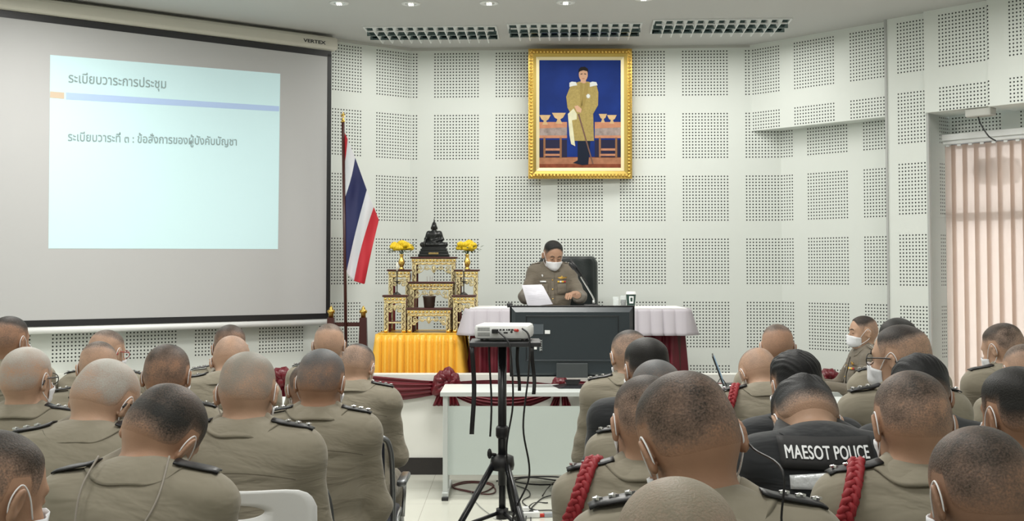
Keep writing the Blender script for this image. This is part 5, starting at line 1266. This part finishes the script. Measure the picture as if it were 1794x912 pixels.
def specs():
    L_ = []
    def P_(*a, **k): L_.append((a, k))
    # left block, back to front of picture
    P_('man at the far left edge with a dark flat top, ear turned to the camera', (16, 553), 6.2, (0, -18, 0), hair='fade', tone=T2, ch=1)
    P_('silver-haired man in glasses at the left, second from the edge', (46, 607), 4.5, (0, -14, 0), hair='grey', tone=T3, glasses='black', ch=0, lean=.03)
    P_('man whose red-framed glasses arm shows, behind another shaved head on the left', (187, 577), 6.3, (6, -22, 0), hair='bald', tone=T3, glasses='red', ch=1, mask=True)
    P_('man with a shaved round head and protruding left ear, in front of the red-glasses man', (173, 597), 5.4, (8, 12, 0), hair='bald', tone=T3, ch=1)
    P_('broad man with pale cropped hair and dark glasses turning right, left block', (187, 627), 3.62, (30, -20, 6), hair='grey', tone=T3, glasses='black', ch=0, lean=.07, bw=1.05)
    P_('man with brown buzz cut, directly behind the bowed dark-haired man', (293, 602), 4.6, (4, 0, 0), hair='buzz', tone=T2, ch=0)
    P_('bowed dark-haired man with a thin cord hanging down his back', (291, 670), 3.0, (34, -24, 14), hair='thin', tone=T1, ch=0, lean=.07, bw=.95, extra='lan', stars=False)
    P_('dark-haired man mostly hidden behind a shaved head, below the screen', (403, 568), 6.4, (0, 10, 0), hair='fadebrown', tone=T2, ch=1)
    P_('man with a shaved tan head under the screen, third row from the stage', (406, 587), 5.6, (38, 10, 0), hair='bald', tone=T3, ch=1)
    P_('grey-haired man with a red braided cord, sitting in a white chair, centre left', (434, 615), 3.78, (14, 0, 0), hair='fadegrey', tone=T3, cord=-1, ch=0, chdx=.045, lean=.06, bw=1.06)
    P_('man with grizzled dark hair beside the aisle, white mask loops behind both ears', (563, 610), 4.45, (8, -8, 2), hair='greymix', tone=T2, ch=1, chdx=-.12, lean=.04, bw=.98)
    P_('man almost hidden between two heads, only his brown temple showing', (538, 636), 5.2, (16, 12, 0), hair='buzz', tone=T4, ch=1)
    P_('man with a pale shaved head below the corner of the screen', (577, 566), 6.7, (0, 0, 0), hair='bald', tone=T3, ch=1)
    P_('man at the aisle with a dark flat top, seen whole to the knees', (627, 601), 5.9, (24, -14, 0), hair='fade', tone=T3, ch=1, lean=.05)
    P_('masked man cut by the lower left corner of the photo', (-12, 752), 2.3, (12, -30, 0), hair='fadebrown', tone=T1, ch=0)
    # right block
    P_('man with pale shaved sides in front of the television, right block', (1103, 577), 5.6, (14, 10, 0), hair='fade', tone=T3, ch=1, lean=.03)
    P_('man with full dark hair behind the grey-haired man, centre right', (1133, 590), 4.75, (4, 12, 0), hair='dark', tone=T1, ch=1, shirt='BLK', epau=0)
    P_('man with short grey hair peeping over the biggest head', (1150, 629), 3.95, (6, 0, 0), hair='greymix', tone=T2, ch=0)
    P_('man with a red braided cord on his left shoulder, left of the biggest head', (1133, 656), 3.12, (6, 8, 0), hair='fadebrown', tone=T1, cord=-1, ch=0, bw=1.04)
    P_('man with the biggest brown shaved head, bowed, in the foreground', (1203, 648), 2.3, (22, 16, -10), hair='fadebrown', tone=T2, ch=0, lean=.05, neck=.01, extra='wire', hw=1.0)
    P_('man whose sandy cropped crown is cut by the bottom edge', (1187, 835), 1.62, (10, 0, 0), hair='sandy', tone=T3, ch=0)
    P_('bald man with a red braided cord in front of the laptop desk', (1327, 608), 5.5, (38, 14, 0), hair='bald', tone=T3, cord=-1, ch=1)
    P_('man with a shaved head and thin dark crown line near the profile officer', (1362, 567), 6.4, (0, -8, 0), hair='bald', tone=T1, ch=1)
    P_('man in black with thick black hair behind the police vest', (1394, 611), 4.3, (4, 8, 0), hair='black', tone=T1, shirt='BLK', epau=0, ch=1)
    P_('man in a black vest with white lettering across the back', (1410, 652), 3.55, (54, 0, 0), neck=-.02, hair='black', tone=T3, shirt='BLK', epau=0, ch=0, extra='vest1', bw=.98, lean=.06)
    P_('man with big ears and a red braided cord at the right foreground', (1597, 648), 2.9, (10, 0, 0), hair='buzz', tone=T1, cord=-1, ch=0, bw=1.05)
    P_('man in glasses and blue mask turned left, right block', (1580, 568), 4.6, (0, 46, 0), hair='fade', tone=T3, glasses='black', ch=1, face=1)
    P_('dark-haired man showing just behind the man in glasses, right block', (1573, 556), 5.8, (0, 0, 0), hair='dark', tone=T2, ch=1)
    P_('man in black with ridged black hair, part of a lettered vest visible', (1612, 617), 3.9, (30, -12, 0), hair='black', tone=T2, shirt='BLK', epau=0, ch=0, extra='vest2')
    P_('man with a dark buzz cut in the lower right corner of the photo', (1716, 745), 2.18, (12, 8, 0), hair='buzz', tone=T4, ch=0)
    P_('man near the window blind with cropped hair looking down left', (1757, 565), 6.0, (14, 30, 0), hair='fadebrown', tone=T3, ch=1, lean=.05, stars=False)
    P_('balding man cut by the right edge below the window blind', (1793, 602), 5.2, (6, 0, 0), hair='bald', tone=T3, ch=1)
    P_('dark-haired man in black at the right edge of the photo', (1783, 641), 3.25, (4, 14, 0), hair='dark', tone=T2, shirt='BLK', epau=0, ch=0)
    return L_
def wire_extra(B):
    P = [(-.02+.115, 1.12, 0), (.10, 1.03, 0), (.12, .95, 0), (.15, .80, 0)]
    pts = [Vector((x, B.backy(x, min(z, 1.02))-.008-(.03 if z > 1.05 else 0), z)) for x, z, _ in P]
    MB().tube(crom([B.H2B((.085, -.015, .06)), B.H2B((.088, -.035, .02))]+pts, 6), .002, 6).build('earpiece_wire', M_black, B.root, True)
EX = {'lan': lanyard, 'vest1': text_back('MAESOT POLICE', 1.014, .042, .205, -.004), 'vest2': text_back('MAESOT POLICE', .985, .046, .24, .05), 'wire': wire_extra}
ONLY = globals().get('ONLY', None)
for i, (a, k) in enumerate(specs()):
    if ONLY is not None and i not in ONLY: continue
    k = dict(k); chk = k.pop('ch'); chdx = k.pop('chdx', 0.)
    if k.get('shirt') == 'BLK': k['shirt'] = BLK
    if 'extra' in k: k['extra'] = EX[k['extra']]
    B = person(a[0], a[1], a[2], a[3], trous=TROU if 'shirt' not in k else BLK, group='seated audience', **{x: y for x, y in k.items()})
    print('P', i, round(B.S, 3), a[0][:40])
    chair_for(B, chk, ('white chair under the ' if chk == 0 else 'dark chair under the ')+' '.join(a[0].replace(',', '').split()[:12]), dx=chdx)
# officer at the stage table
def officer_extra(B):
    nameplate(B)
B = person('officer in brown uniform and white mask reading papers behind the draped table', (969, 420.5), 10.72, (22, 14, 0), hair='officer', tone=T1, shirt=KHAKID, mask=True, bw=.94, arms='table', face=1, facing=PI, extra=officer_extra, lean=.03, origin=FLR, epau=2)
B.root['group'] = 'officers facing the room'; print('OFF', B.S, B.root.location)
# fit his height to the platform
OFFB = B
pp = empty('paper_sheets', at(938, 516, 10.22), 0, 'printed white sheets held up by the officer at the table', 'paper')
cx = at(938, 516, 10.22)
for k_, (dx, dz, dy) in enumerate(((0, 0, 0), (.012, -.012, .006))):
    q = [at(914, 499, 10.17), at(949, 498, 10.17), at(966, 530, 10.24), at(924, 534, 10.24)]; P = [v-cx+Vector((dx, dy, dz)) for v in q]; mid = [(P[0]+P[3])/2+Vector((0, .012, 0)), (P[1]+P[2])/2+Vector((0, .012, 0))]
    o = MB().add([P[0], P[1], mid[1], mid[0], P[2], P[3]], [(0, 1, 2, 3), (3, 2, 4, 5)]).build('sheet', M_paper, pp, True); solid(o, .0006, 0)
    if k_ == 0:
        mb = MB()
        for j in range(9):
            t = .10+j*.085; a_ = P[0].lerp(P[3], t); b_ = P[1].lerp(P[2], t); yy = .012*(1-abs(2*t-1)); s0 = a_.lerp(b_, .12)+Vector((0, yy-.0012, 0)); s1_ = a_.lerp(b_, (.85, .8, .88, .6)[j % 4])+Vector((0, yy-.0012, 0)); mb.tube([s0, s1_], .0005, 4)
        mb.build('printed_line', mat('ink_grey', (.5, .5, .58), .8), o)
# officer seen in profile at the end of the laptop desk
B = person('officer seen from the side in a white mask, beside the laptop desk', (1513, 552.5), 8.75, (0, 4, 0), hair='fade', tone=T3, shirt=KHAKID, mask=True, face=1, facing=PI/2, arms='reach', extra=nameplate, lean=.03, epau=2)
B.root['group'] = 'officers facing the room'; print('PROF', B.S)
chair_for(B, 1, 'dark padded chair under the officer seen from the side')
